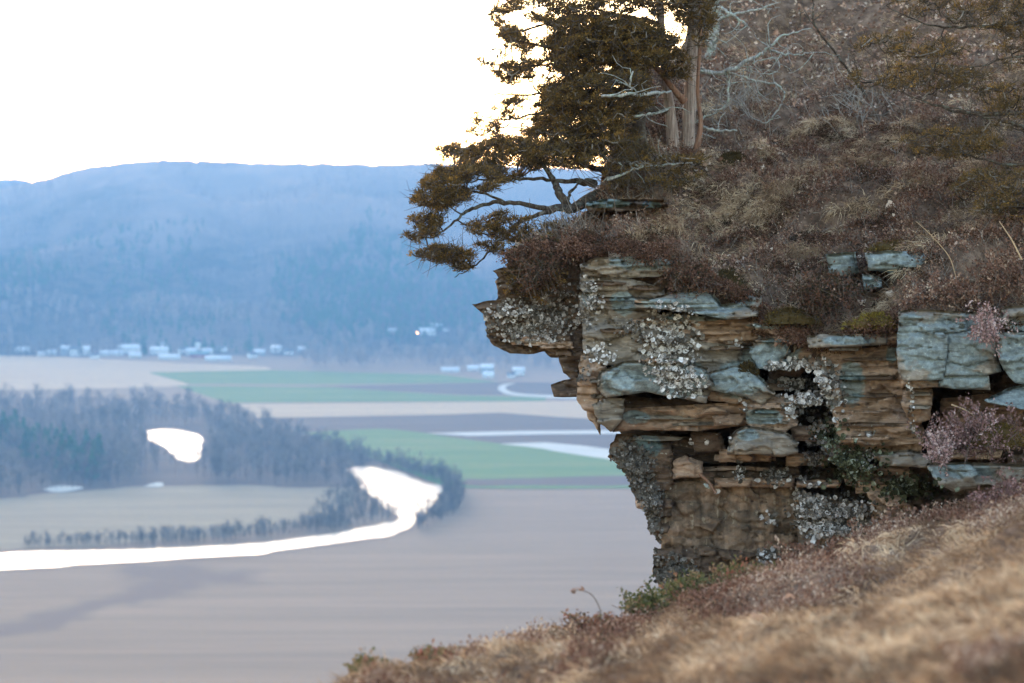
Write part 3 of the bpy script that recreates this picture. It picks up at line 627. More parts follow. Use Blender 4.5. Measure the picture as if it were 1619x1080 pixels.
# fillers: broken ledges deep in the face
def quad(x, y, w_, h_, j=3): return [(x+random.uniform(-j, j), y+random.uniform(-1, 2)), (x+w_*.5, y+random.uniform(-2, 2)), (x+w_+random.uniform(-j, j), y+random.uniform(-1, 2)), (x+w_+random.uniform(-j, j), y+h_), (x+w_*.4, y+h_+random.uniform(-2, 3)), (x+random.uniform(-j, j), y+h_)]
FILL = [(960, 1250, 500, 560, 8), (1180, 1460, 520, 700, 10), (1080, 1440, 690, 780, 8), (1250, 1460, 740, 880, 6), (1460, 1700, 610, 740, 4)]
sd = 100
for x0, x1, y0, y1, n in FILL:
    for i in range(n):
        x, y = random.uniform(x0, x1-50), random.uniform(y0, y1-12); w_, h_ = random.uniform(45, 130), random.uniform(10, 26); sd += 7
        relief(quad(x, y, min(w_, x1-x), h_), 12.25-(x-950)*.0011+random.uniform(-.05, .15), random.choice((m_rock, m_rock, m_rockd)), seed=sd, bed=7, back=.5)
SLABS = [
 # left prow
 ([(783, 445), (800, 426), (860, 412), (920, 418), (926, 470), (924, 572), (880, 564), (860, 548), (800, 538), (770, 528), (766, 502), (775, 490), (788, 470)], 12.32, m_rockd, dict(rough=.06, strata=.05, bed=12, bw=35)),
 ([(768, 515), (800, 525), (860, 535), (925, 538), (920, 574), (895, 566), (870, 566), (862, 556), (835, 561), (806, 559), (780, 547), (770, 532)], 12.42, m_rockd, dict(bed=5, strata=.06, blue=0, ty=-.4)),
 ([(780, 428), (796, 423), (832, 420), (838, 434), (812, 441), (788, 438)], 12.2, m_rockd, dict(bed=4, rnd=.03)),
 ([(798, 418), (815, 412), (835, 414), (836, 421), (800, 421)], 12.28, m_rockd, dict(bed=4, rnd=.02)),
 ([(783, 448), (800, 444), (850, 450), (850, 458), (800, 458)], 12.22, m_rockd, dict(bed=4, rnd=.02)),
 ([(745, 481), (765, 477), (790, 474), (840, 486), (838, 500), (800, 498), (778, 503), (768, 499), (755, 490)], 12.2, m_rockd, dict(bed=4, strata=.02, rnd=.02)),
 ([(883, 562), (925, 552), (926, 604), (906, 602), (890, 590)], 12.3, m_rockd, dict(bed=9)),
 ([(870, 608), (892, 601), (922, 596), (922, 628), (876, 628)], 12.15, m_rockd, dict(bed=30, strata=.01, jag=.6)),
 ([(800, 534), (850, 530), (905, 540), (905, 550), (850, 546), (810, 546)], 12.25, m_rock, dict(bed=4, blue=0)),
 # centre top
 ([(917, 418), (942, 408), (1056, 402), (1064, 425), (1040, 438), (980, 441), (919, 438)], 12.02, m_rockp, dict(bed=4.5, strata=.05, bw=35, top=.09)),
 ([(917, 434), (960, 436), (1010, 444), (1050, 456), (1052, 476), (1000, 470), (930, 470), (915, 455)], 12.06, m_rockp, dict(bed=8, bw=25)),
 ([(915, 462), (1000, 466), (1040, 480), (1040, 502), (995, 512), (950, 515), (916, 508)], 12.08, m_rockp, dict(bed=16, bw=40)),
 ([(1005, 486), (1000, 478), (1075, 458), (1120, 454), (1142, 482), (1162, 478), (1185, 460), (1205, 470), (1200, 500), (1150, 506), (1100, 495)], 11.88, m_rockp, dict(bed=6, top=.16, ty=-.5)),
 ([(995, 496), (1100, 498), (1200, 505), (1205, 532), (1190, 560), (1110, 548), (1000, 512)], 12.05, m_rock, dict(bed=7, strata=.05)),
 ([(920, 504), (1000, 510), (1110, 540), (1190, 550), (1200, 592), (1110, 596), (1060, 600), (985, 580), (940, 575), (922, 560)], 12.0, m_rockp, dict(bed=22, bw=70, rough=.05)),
 ([(918, 560), (948, 558), (962, 588), (948, 610), (948, 655), (925, 650), (911, 632), (914, 600)], 11.98, m_rock, dict(bed=15, bw=30, strata=.05)),
 ([(925, 640), (948, 640), (950, 690), (938, 668), (928, 660)], 12.08, m_rock, dict(bed=8)),
 ([(948, 588), (985, 571), (1060, 566), (1120, 582), (1130, 610), (1115, 637), (1060, 628), (1020, 620), (958, 629), (943, 612)], 11.72, m_rockp, dict(bed=50, strata=.012, rough=.03, back=.8, top=.12)),
 ([(1105, 592), (1180, 574), (1228, 622), (1205, 640), (1180, 628), (1120, 616)], 11.70, m_rockp, dict(bed=24, strata=.02, back=.8, top=.1)),
 ([(936, 640), (960, 630), (988, 630), (985, 662), (968, 683), (945, 668)], 11.85, m_rockp, dict(bed=40, strata=.01, blue=0)),
 ([(984, 645), (1120, 640), (1180, 650), (1180, 672), (1110, 682), (1000, 680), (968, 684), (978, 662)], 12.0, m_rock, dict(bed=18, strata=.03, rough=.04)),
 ([(980, 625), (1110, 634), (1200, 636), (1200, 648), (1100, 650), (985, 645)], 12.18, m_rockd, dict(bed=6, blue=0)),
 ([(1095, 640), (1190, 636), (1195, 654), (1102, 656)], 11.88, m_rock, dict(bed=40, strata=.01, blue=0)),
 ([(1125, 658), (1180, 654), (1185, 670), (1130, 674)], 11.84, m_rock, dict(bed=40, strata=.01, blue=0)),
 ([(1115, 618), (1200, 628), (1290, 622), (1300, 640), (1200, 642), (1120, 634)], 11.8, m_rock, dict(bed=8)),
 ([(1175, 636), (1256, 638), (1262, 672), (1240, 684), (1182, 676)], 11.74, m_rock, dict(bed=11, strata=.03)),
 ([(1152, 696), (1162, 680), (1178, 672), (1246, 684), (1262, 700), (1262, 716), (1236, 723), (1190, 718), (1150, 720)], 11.62, m_rockp, dict(bed=24, strata=.02, top=.09)),
 ([(975, 686), (1030, 684), (1085, 690), (1150, 700), (1150, 735), (1080, 730), (1000, 716), (968, 704)], 12.3, m_rockd, dict(bed=9, blue=.5)),
 ([(1090, 684), (1140, 684), (1148, 714), (1098, 716)], 12.12, m_rockd, dict(bed=50, strata=.01, blue=0)),
 # lower left column and lower wall
 ([(964, 702), (985, 690), (1020, 690), (1062, 702), (1066, 770), (1060, 830), (1050, 860), (1040, 852), (1026, 832), (1022, 804), (1006, 800), (1000, 772), (985, 742), (961, 722)], 12.12, m_rockd, dict(bed=14, bw=22, rough=.07, strata=.06, blue=.9)),
 ([(1004, 792), (1030, 786), (1050, 800), (1024, 806), (1006, 803)], 12.0, m_rock, dict(bed=9, blue=0)),
 ([(1064, 728), (1084, 720), (1112, 730), (1112, 754), (1064, 758)], 12.02, m_rock, dict(bed=30, bw=16, strata=.04, blue=0)),
 ([(1050, 758), (1130, 752), (1200, 760), (1262, 764), (1268, 820), (1262, 892), (1180, 900), (1100, 888), (1044, 872), (1046, 800)], 12.14, m_wall, dict(bed=70, bw=46, strata=.035, rough=.05, blue=0)),
 ([(1036, 868), (1100, 862), (1180, 872), (1260, 880), (1262, 960), (1060, 950), (1040, 924), (1031, 904)], 12.05, m_rockd, dict(bed=18, bw=26, strata=.07, rough=.09, blue=0)),
 ([(1100, 736), (1200, 742), (1262, 738), (1270, 766), (1200, 764), (1110, 756)], 12.2, m_rockd, dict(bed=7, blue=0)),
 ([(1262, 780), (1330, 790), (1400, 800), (1400, 900), (1262, 900)], 11.92, m_wall, dict(bed=30, bw=50, strata=.05, blue=.4)),
 ([(1385, 796), (1440, 790), (1452, 830), (1420, 860), (1390, 850)], 11.72, m_wall, dict(bed=40, blue=0)),
 # right
 ([(1188, 512), (1240, 510), (1278, 516), (1276, 531), (1220, 528), (1196, 522)], 11.75, m_rock, dict(bed=5, strata=.03, top=.08)),
 ([(1275, 530), (1335, 527), (1346, 529), (1404, 527), (1402, 545), (1345, 549), (1278, 550)], 11.52, m_rockp, dict(bed=12, bw=62, strata=.015, top=.07, jag=.8)),
 ([(1308, 549), (1362, 548), (1356, 555), (1312, 554)], 11.56, m_rockp, dict(bed=30, strata=.005, rnd=.01, jag=.6)),
 ([(1335, 516), (1390, 512), (1425, 508), (1424, 521), (1345, 524)], 11.56, m_rockd, dict(bed=4, strata=.02, top=.07)),
 ([(1398, 524), (1424, 520), (1424, 544), (1402, 546)], 11.62, m_rock, dict(bed=6)),
 ([(1184, 558), (1200, 530), (1242, 541), (1252, 556), (1238, 566), (1262, 582), (1200, 584)], 11.80, m_rockp, dict(bed=40, strata=.01)),
 ([(1240, 562), (1268, 550), (1300, 556), (1312, 570), (1290, 586), (1255, 578)], 11.84, m_rock, dict(bed=30, strata=.02)),
 ([(1300, 556), (1420, 546), (1432, 600), (1452, 640), (1462, 690), (1452, 738), (1400, 730), (1330, 716), (1312, 640), (1290, 600)], 11.72, m_rock, dict(bed=12, bw=80, strata=.04, rough=.03)),
 ([(1318, 652), (1400, 644), (1450, 660), (1462, 700), (1400, 706), (1325, 700)], 11.60, m_rock, dict(bed=17, bw=110, strata=.03, blue=0)),
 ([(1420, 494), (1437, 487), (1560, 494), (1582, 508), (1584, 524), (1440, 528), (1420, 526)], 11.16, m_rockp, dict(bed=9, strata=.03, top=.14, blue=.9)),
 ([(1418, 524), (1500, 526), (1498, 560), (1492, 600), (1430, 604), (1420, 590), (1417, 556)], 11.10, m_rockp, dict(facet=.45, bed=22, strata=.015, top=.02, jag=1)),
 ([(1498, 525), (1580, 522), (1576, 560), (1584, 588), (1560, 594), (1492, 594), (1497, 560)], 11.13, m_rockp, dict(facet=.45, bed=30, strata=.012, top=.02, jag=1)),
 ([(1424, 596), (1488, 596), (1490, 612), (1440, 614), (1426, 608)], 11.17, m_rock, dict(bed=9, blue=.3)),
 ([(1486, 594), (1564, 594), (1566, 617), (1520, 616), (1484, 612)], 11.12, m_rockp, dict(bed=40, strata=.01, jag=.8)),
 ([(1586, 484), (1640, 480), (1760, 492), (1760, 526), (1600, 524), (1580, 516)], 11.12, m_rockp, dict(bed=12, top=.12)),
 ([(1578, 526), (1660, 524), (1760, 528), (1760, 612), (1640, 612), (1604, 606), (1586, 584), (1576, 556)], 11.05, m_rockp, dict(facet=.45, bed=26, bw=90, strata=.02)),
 ([(1428, 614), (1474, 612), (1474, 640), (1470, 664), (1440, 672), (1424, 640)], 11.42, m_rock, dict(bed=13, strata=.06, blue=0)),
 ([(1488, 630), (1560, 622), (1620, 640), (1620, 700), (1480, 700)], 11.75, m_rock, dict(bed=20, blue=0)),
 ([(1553, 634), (1592, 614), (1640, 602), (1740, 620), (1740, 660), (1640, 652), (1600, 644)], 10.95, m_rockp, dict(bed=40, strata=.01, top=.15, ty=-.6)),
 ([(1384, 716), (1440, 710), (1474, 722), (1468, 740), (1396, 736)], 11.30, m_rockp, dict(bed=14, top=.1, blue=0)),
 ([(1462, 732), (1530, 730), (1700, 738), (1720, 790), (1620, 780), (1560, 766), (1510, 778), (1484, 768)], 10.70, m_rockp, dict(bed=30, strata=.015, top=.16, blue=.8)),
 ([(1290, 690), (1320, 696), (1392, 748), (1400, 768), (1360, 762), (1310, 722)], 11.66, m_rockd, dict(bed=20, blue=0)),
 ([(1360, 760), (1400, 755), (1420, 770), (1440, 800), (1380, 800)], 11.75, m_rock, dict(bed=20, blue=0)),
]
for poly, d, mt, k in SLABS: sd += 11; relief(poly, d, mt, seed=sd, **k)
THIN = [(922, 445, 70, 5), (990, 452, 60, 5), (930, 470, 60, 6), (1000, 474, 55, 5), (1075, 506, 120, 6), (1010, 500, 80, 5), (1090, 522, 100, 6), (945, 520, 60, 5), (1000, 536, 70, 6), (1190, 536, 60, 6), (1120, 548, 70, 5), (1210, 600, 60, 6), (1330, 566, 90, 5), (1320, 594, 100, 6), (1345, 622, 100, 6), (1330, 668, 110, 7), (1330, 690, 90, 5),
        (1000, 656, 110, 7), (1060, 668, 100, 6), (1190, 648, 80, 6), (1200, 664, 50, 6), (1100, 738, 120, 6), (1180, 750, 90, 6), (990, 690, 90, 6), (1010, 566, 80, 5), (795, 536, 90, 5), (850, 546, 60, 5), (1440, 620, 34, 6), (1440, 640, 32, 7), (930, 600, 24, 6), (930, 624, 24, 6)]
for x, y, w_, h_ in THIN:
    sd += 11; b_ = surf_(np.array([x+w_*.5]), np.array([y+h_*.5]))[0]; b_ = 12.1 if not np.isfinite(b_) else b_
    relief([(x+2, y+random.uniform(0, 2)), (x+w_*.3, y-1), (x+w_*.7, y+random.uniform(-1, 1)), (x+w_, y+2), (x+w_-4, y+h_), (x+w_*.5, y+h_+random.uniform(-1, 2)), (x+5, y+h_)], b_-.045-random.random()*.03, random.choice((m_rock, m_rockp, m_rockd)), seed=sd, bed=30, strata=.01, rnd=.015, top=.05, back=.25, facet=.6, jag=1.1, name="ledge_layer")
def surf(px, py):
    i = np.clip((py-ZY0).astype(int), 0, zb.shape[0]-1); j = np.clip((px-ZX0).astype(int), 0, zb.shape[1]-1); return zb[i, j]
# curled rock-tripe lichens, patch by patch
def lichens(px, py, size, bright, mat, depthf=surf, parent=cl, name="lichen_patch"):
    d = depthf(px, py); k = np.isfinite(d); px, py, d, size, bright = px[k], py[k], d[k], size[k], bright[k]
    if len(px) == 0: return
    c = P(px, py, d-.006); n = len(c); nr = 7
    nrm = unit(np.stack([rng.normal(size=n)*.45-.15, -1+0*c[:, 0], rng.normal(size=n)*.35+.25], -1)); u = unit(np.cross(nrm, rng.normal(size=(n, 3)))); v = np.cross(nrm, u)
    th = np.arange(nr)/nr*2*math.pi; rad = size[:, None]*(.65+.7*rng.random((n, nr)))/2; curl = rad*(rng.random((n, nr))*1.1-.25)
    ring = c[:, None]+rad[..., None]*(u[:, None]*np.cos(th)[None, :, None]+v[:, None]*np.sin(th)[None, :, None])+nrm[:, None]*curl[..., None]
    V = np.concatenate([c[:, None], ring], 1).reshape(-1, 3); i = np.arange(nr); b = (np.arange(n)*(nr+1))[:, None, None]
    F = np.stack([0*i, 1+i, 1+(i+1) % nr], -1)[None]+b; t = np.repeat(bright, nr+1)*np.tile(np.r_[1.0, np.ones(nr)], n); t = t*(.55+.6*rng.random(len(t)))
    a = Acc(); a.add(V, F.reshape(-1, 3), np.clip(t, 0, 1)); return tag(a.build(name, mat, parent), kind='stuff')
LP = [(842, 508, 78, 34, 520, .030, .62), (880, 470, 40, 26, 110, .026, .55), (1060, 545, 48, 62, 380, .036, .85), (1080, 602, 42, 26, 170, .034, .85), (1060, 490, 40, 14, 40, .03, .7), (1165, 542, 16, 8, 9, .036, .9), (950, 558, 28, 16, 34, .032, .9),
      (1285, 620, 48, 52, 420, .038, .8), (1245, 588, 34, 22, 110, .035, .8), (1300, 575, 14, 8, 8, .035, .9), (1000, 742, 36, 48, 380, .030, .40), (1030, 820, 16, 60, 260, .03, .42), (1065, 905, 34, 30, 260, .032, .40), (1035, 790, 14, 30, 60, .03, .5),
      (1170, 746, 10, 16, 22, .03, .7), (1228, 752, 24, 18, 60, .03, .6), (1290, 715, 22, 40, 140, .03, .55), (1330, 825, 62, 42, 480, .036, .75), (1275, 800, 30, 44, 130, .034, .7), (1375, 684, 8, 9, 9, .034, .8), (1440, 640, 7, 45, 22, .03, .85), (1452, 688, 9, 8, 8, .03, .85),
      (1370, 728, 14, 20, 30, .03, .75), (935, 475, 18, 42, 130, .026, .6), (1178, 640, 8, 20, 12, .03, .8), (1092, 696, 4, 8, 4, .04, .9), (1150, 690, 8, 8, 8, .03, .8), (1215, 880, 20, 14, 30, .034, .65), (1000, 520, 30, 14, 50, .026, .5), (1215, 822, 12, 20, 14, .036, .8), (920, 590, 14, 20, 20, .026, .5)]
for x, y, rx, ry, n, s, br in LP:
    n = int(n*1.8) if n > 20 else n; s *= .66 if n > 20 else .8; br = min(1, br*1.15); q = rng.normal(size=(int(n*1.3), 2))*.52; q = q[np.hypot(q[:, 0], q[:, 1]) < 1.15][:n]; lx, ly = x+q[:, 0]*rx, y+q[:, 1]*ry
    lichens(lx, ly, s*(.45+.8*rng.random(len(q))**1.5), np.clip(br*(.15+1.1*rng.random(len(q))), 0, 1), m_lichen)
for x, y, rx, ry, n in ((1345, 735, 46, 30, 520), (1440, 772, 50, 18, 480), (1310, 690, 22, 22, 160)):
    q = rng.normal(size=(n, 2))*.5; lichens(x+q[:, 0]*rx, y+q[:, 1]*ry, .021*(.45+.8*rng.random(n)), .05+.9*rng.random(n)**2, m_glichen)
lichens(np.array([1135., 1118, 1152, 1262, 1197]), np.array([778., 700, 690, 540, 760]), np.full(5, .03), np.full(5, .9), m_lichen)
# snapped stub poking from the lower wall
e = empty("broken_stick", P(1118, 768, 11.9), label="short bent stick with a pale tip poking from the lower cliff wall", cat="stick")
a = Acc(); tube(a, P(np.array([1092, 1108, 1122, 1132.]), np.array([744, 750, 764, 780.]), np.array([12.2, 12.0, 11.92, 11.9])), [.014, .01, .007, .006], 6); a.build("stem", m_barkred, e)
a = Acc(); tube(a, P(np.array([1113, 1117, 1121.]), np.array([765, 768, 772.]), np.array([11.89, 11.88, 11.89])), [.004, .011, .004], 6); a.build("tip", m_deadwood, e)

# ------------------------------------------------------------------ rocks in the slope
def ground_rock(poly, off, mat, label, sdd, **k):
    cxp = np.mean([p[0] for p in poly]); cyp = max(p[1] for p in poly); d = float(hill_d(np.array(cxp), np.array(cyp)))+off
    o = relief(poly, d, mat, seed=sdd, track=False, parent=None, name="rock_ledge", back=.9, **k); tag(o, label, "rock"); return o
ground_rock([(925, 322), (950, 314), (1050, 316), (1056, 326), (1030, 333), (930, 338)], -.30, m_rockd, "thin stacked rock ledge under the leaning cedar", 900, bed=4, strata=.14, bw=22, facet=2.2, top=.08)
ground_rock([(1306, 402), (1352, 398), (1358, 430), (1340, 440), (1312, 434)], -.18, m_rockp, "small blue grey rock left of the pair showing through heath", 910, bed=16, top=.1)
ground_rock([(1368, 400), (1400, 396), (1478, 400), (1452, 424), (1412, 432), (1372, 428)], -.18, m_rockp, "wider blue grey rock right of the pair showing through heath", 920, bed=24, top=.1)
ground_rock([(1362, 434), (1392, 436), (1396, 456), (1366, 458)], -.18, m_rockp, "little square rock below the wider blue grey rock", 930, bed=12, top=.06)

# ------------------------------------------------------------------ ground cover of the slope
def slope_pts(n, f=None, x0=800, x1=1760, y0=-60, y1=520):
    px = rng.uniform(x0, x1, n); py = rng.uniform(y0, y1, n); e = np.interp(px, EDGE[:, 0], EDGE[:, 1]); l = np.interp(py, LX[:, 0], LX[:, 1])
    k = (py < e+3) & (px > l+2)
    if f is not None: k &= f(px, py)
    px, py = px[k], py[k]; return px, py, hill_pt(px, py)
up = np.array([0, 0, 1.]); 
# heath
px, py, p = slope_pts(13000, lambda x, y: (pat(x, y, 61, 120., 26.) > .50) & (y > 60+.25*abs(1300-x)*0) & ((y > 130) | (x < 1330)))
n = len(p); g = Acc(); tw = Acc(); kk = 3; q = np.repeat(p, kk, 0); dr = unit(np.repeat(rng.normal(size=(n, 3))*.2, kk, 0)+rng.normal(size=(n*kk, 3))*.6+up+np.array([-.15, -.35, 0])); L = rng.uniform(.04, .10, n*kk)
blades(tw, q, dr, L, .003, rng.normal(size=(n*kk, 3))*.3, rng.random(n*kk)); tw.build("heath_twigs", m_twig)["kind"] = "stuff"
k2 = 6; qq = np.repeat(q, k2, 0)+np.repeat(dr*L[:, None], k2, 0)*rng.uniform(.3, 1.05, (len(q)*k2, 1)); tn = np.repeat(np.clip(.1+.85*pat(px, py, 77, 40, 20)+rng.normal(size=n)*.12, 0, 1), kk*k2)
leaves(g, qq, rng.normal(size=qq.shape)+up*.7, rng.uniform(.008, .017, len(qq)), rng.uniform(.005, .009, len(qq)), np.clip(tn+rng.normal(size=len(qq))*.16, 0, 1))
tag(g.build("heath", m_heath), "wiry reddish brown heath shrubs carpeting the slope above the cliff", "heath", kind="stuff")
bpy.data.objects["heath_twigs"]["label"] = "bare grey brown twigs standing in the heath on the slope"; bpy.data.objects["heath_twigs"]["category"] = "twigs"
# straw grass in tufts and mats combed downhill
px, py, p = slope_pts(34000, lambda x, y: (pat(x, y, 61, 120., 26.) < .51+.05*np.exp(-((y-270)/90.)**2))); n = len(p); g = Acc(); kk = 4; q = np.repeat(p, kk, 0)+rng.normal(size=(n*kk, 3))*np.array([.02, .02, .004])
dr = unit(rng.normal(size=(n*kk, 3))*.5+up*.55+np.array([-.45, -.5, -.1])); blades(g, q, dr, rng.uniform(.03, .09, n*kk), .0035, np.array([-.3, -.3, -.8])+rng.normal(size=(n*kk, 3))*.3, np.clip(np.repeat(pat(px, py, 91, 60, 20), kk)+rng.normal(size=n*kk)*.2, 0, 1))
tag(g.build("dry_grass", m_straw), "matted straw coloured grass between the heath on the slope", "grass", kind="stuff")
def mounds(name, label, P0, Rr, mat, tn, nl, ls, squash=.6, blade=False, kind="stuff", cat="heath"):
    a = Acc(); n = len(P0); k = np.maximum(20, (nl*(Rr/.08)**2)).astype(int); c = np.repeat(P0, k, 0); r = np.repeat(Rr, k); t = np.repeat(tn, k); N = len(c)
    u = unit(rng.normal(size=(N, 3))+np.array([0, -.5, .5])); lump = .75+.4*vn(c[:, 0]*9+u[:, 0]*2.2, u[:, 1]*2.2, u[:, 2]*2.2+c[:, 1]*7, s=5)
    p = c+u*(r*lump*rng.uniform(.72, 1.05, N))[:, None]*np.array([1, 1, squash])
    if blade: blades(a, p, u*.6+rng.normal(size=(N, 3))*.35+np.array([-.35, -.35, -.1]), rng.uniform(.6, 1.5, N)*ls, .0032, np.array([-.3, -.4, -.9])+rng.normal(size=(N, 3))*.3, np.clip(t+rng.normal(size=N)*.18, 0, 1))
    else: leaves(a, p, u+rng.normal(size=(N, 3))*.8, rng.uniform(.6, 1.3, N)*ls, rng.uniform(.4, .7, N)*ls, np.clip(t+rng.normal(size=N)*.14, 0, 1), .2)
    return tag(a.build(name, mat), label, cat, kind=kind)
px, py, p = slope_pts(1100, lambda x, y: (pat(x, y, 61, 120., 26.) > .49) & (y > 110)); k = rng.random(len(px)); mounds("heath_mounds", "rounded dark olive and purple heath clumps dotting the slope", p, .035+.085*k**2, m_heath, np.clip(.02-.14*(py > 330)+.75*fbm(px/45., py/20., s=66)+rng.normal(size=len(px))*.12, 0, .9), 190, .013)
px, py, p = slope_pts(1000, lambda x, y: (pat(x, y, 61, 120., 26.) < .51) & (y > 150)); k = rng.random(len(px)); mounds("grass_tussocks", "drooping straw coloured grass tussocks on the slope", p-up*.01, .03+.06*k**1.5, m_straw, np.clip(.42+.58*rng.random(len(px)), 0, 1), 130, .055, .5, True, cat="grass")
ex_ = np.concatenate([rng.uniform(800, 1720, 330)]); ey_ = np.interp(ex_, EDGE[:, 0], EDGE[:, 1])-rng.uniform(-6, 16, len(ex_)); keep = ~((ex_ > 1425) & (ex_ < 1545)); ex_, ey_ = ex_[keep], ey_[keep]
mounds("heath_mounds", "dark heath clumps hanging along the very rim of the cliff", hill_pt(ex_, ey_)-np.array([0, .12, 0]), .03+.05*rng.random(len(ex_)), m_heath, .05+.5*rng.random(len(ex_)), 200, .012)
RG = [[(1105, 345), (1150, 318), (1200, 288), (1225, 275)], [(1195, 330), (1240, 318), (1290, 300), (1330, 285)], [(1125, 368), (1165, 352), (1205, 345)], [(1150, 345), (1200, 340), (1240, 325)], [(1250, 262), (1310, 248), (1380, 232), (1450, 222)], [(1280, 285), (1340, 268), (1400, 262), (1470, 250)],
      [(1230, 215), (1290, 200), (1350, 190)], [(1340, 350), (1380, 330), (1420, 318)], [(1000, 395), (1040, 372), (1090, 350)], [(1100, 285), (1160, 262), (1210, 238)], [(1330, 210), (1400, 205), (1470, 205)], [(1450, 290), (1510, 285), (1560, 275)], [(1220, 405), (1260, 395), (1300, 392)]]
rs, rh = [], []
for ln in RG:
    q = smooth_line(ln, 8); n = int(len(q)*2.2); i = rng.integers(0, len(q), n); rs.append(np.stack([q[i, 0]+rng.normal(size=n)*5, q[i, 1]+rng.normal(size=n)*3.2], -1)); rh.append(np.stack([q[i, 0]+rng.normal(size=n)*7, q[i, 1]+14+rng.normal(size=n)*4], -1))
rs, rh = np.concatenate(rs), np.concatenate(rh); n = len(rs)
mounds("grass_tussocks", "pale combed straw ridges running up the slope", hill_pt(rs[:, 0], rs[:, 1]), .03+.035*rng.random(n), m_straw, np.clip(.25+.65*rng.random(n), 0, 1), 260, .05, .6, True, cat="grass")
mounds("heath_mounds", "heath strips tinted dark for the shade in the dips below the pale straw ridges", hill_pt(rh[:, 0], rh[:, 1]), .03+.04*rng.random(n), m_heath, np.clip(.3*rng.random(n), 0, 1), 200, .012)  # low tints put the shade of the dips into the heath colour
# litter of fallen leaves
px, py, p = slope_pts(60000, lambda x, y: (pat(x, y, 95, 120, 50) > (.36+.0009*np.maximum(y, 0)-.10*(x > 1250)))); n = len(p); g = Acc()
leaves(g, p+up*.008+rng.normal(size=(n, 3))*.012, rng.normal(size=(n, 3))*np.array([1, 1, .5]), rng.uniform(.018, .04, n), rng.uniform(.012, .026, n), np.clip(rng.random(n)**1.4, 0, 1), .35)
tag(g.build("leaf_litter", m_litter), "pinkish brown fallen leaves strewn over the upper slope", "leaf litter", kind="stuff")
# moss cushions
def cushion(px, py, wpx, hpx, label, t0=.3, depthf=None, shade=.3):
    d = float(hill_d(np.array(float(px)), np.array(float(py)))) if depthf is None else depthf
    c = P(px, py+hpx*.5, d); rx = wpx*d/FPX/2; rz_ = hpx*d/FPX*.8; a = Acc(); n = 14; m2 = 22
    th = np.linspace(0, 2*math.pi, m2, endpoint=False); ph = np.linspace(0, math.pi/2, n); PH, TH = np.meshgrid(ph, th, indexing='ij')
    nn = .8+.45*vn(np.cos(TH)*np.sin(PH)*3+px, np.sin(TH)*np.sin(PH)*3, np.cos(PH)*3, s=int(px)); V = np.stack([rx*np.sin(PH)*np.cos(TH), rx*.7*np.sin(PH)*np.sin(TH), rz_*np.cos(PH)-.01], -1)*nn[..., None]+c
    i, j = np.meshgrid(np.arange(n-1), np.arange(m2), indexing='ij'); f = np.stack([i*m2+j, (i+1)*m2+j, (i+1)*m2+(j+1) % m2, i*m2+(j+1) % m2], -1).reshape(-1, 4); a.add(V.reshape(-1, 3), f, t0*.6)
    N = int(2600*rx*rz_*60)+900; ii = rng.integers(0, n*m2, N); sp_ = V.reshape(-1, 3)[ii]+rng.normal(size=(N, 3))*.006; leaves(a, sp_, unit(sp_-c)+rng.normal(size=(N, 3))*.5, rng.uniform(.008, .018, N), .005, np.clip(t0+rng.normal(size=N)*.2, 0, 1))
    o = a.build("moss_cushion", m_moss); tag(o, label, "moss"); return o
cushion(1160, 252, 56, 34, "dark brown mossy hump to the right of the twin cedar trunks", .1)
cushion(1145, 440, 60, 40, "dark drooping moss clump over the blue grey ledge in mid slope", .15)
cushion(1385, 503, 80, 22, "golden olive moss cushion left of the big blue block", .85, 11.6)
cushion(1425, 385, 95, 16, "rusty brown moss strip above the wider slope rock", .45)
cushion(1250, 495, 80, 26, "dark olive moss hanging over the thin right ledge", .3, 11.75)
cushion(1182, 580, 26, 20, "small dark moss tuft in a crack of the cliff face", .1, 11.72)
cushion(1368, 264, 60, 12, "bright green moss spot high on the grassy slope", .98)
cushion(1575, 680, 70, 40, "olive moss beneath the pink shrub on the right", .6, 10.85)
# single fallen leaves that catch the eye
def leaf(px, py, s, label, t=.9, dd=-.05, dbase=None):
    d = float(hill_d(np.array(float(px)), np.array(float(py)))) if dbase is None else dbase
    c = P(px, py, d+dd); a = Acc(); n = 9; x = np.linspace(0, 1, n); u = unit(rng.normal(size=3)*np.array([1, .4, .5])); v = unit(np.cross(u, rng.normal(size=3))); w3 = np.cross(u, v); wd = np.sin(x*math.pi)**.7*.38*s
    V = []
    for sgn in (-1, -.5, 0, .5, 1): V.append(c+np.outer((x-.5)*s, u)+np.outer(wd*sgn*(1+.2*np.sin(x*19)), v)+np.outer((abs(sgn)*wd*.9+np.sin(x*3)*s*.15), w3))
    a.add(np.array(V).reshape(-1, 3), grid_faces(5, n), t); tag(a.build("fallen_leaf", m_litter), label, "leaf"); 
for x, y, s, lb in ((972, 397, .08, "curled tan oak leaf left of the top ledge"), (996, 390, .07, "pinkish curled leaf on the rim of the top ledge"), (1235, 545, .07, "rusty curled leaf caught in the cliff crack"),
                    (1408, 329, .07, "white frosted leaf in the heath of the right slope"), (1266, 310, .05, "pale orange leaf on the straw in mid slope"), (1362, 473, .045, "pink leaf left of the golden moss"), (1407, 466, .05, "cream leaf above the golden moss"), (1225, 50, .05, "bright orange leaf near the dead grey branches")):
    leaf(x, y, s, lb, .55 if 'rusty' in lb or 'orange' in lb else .95, dd=-.08, dbase=11.85 if y > 500 else None)
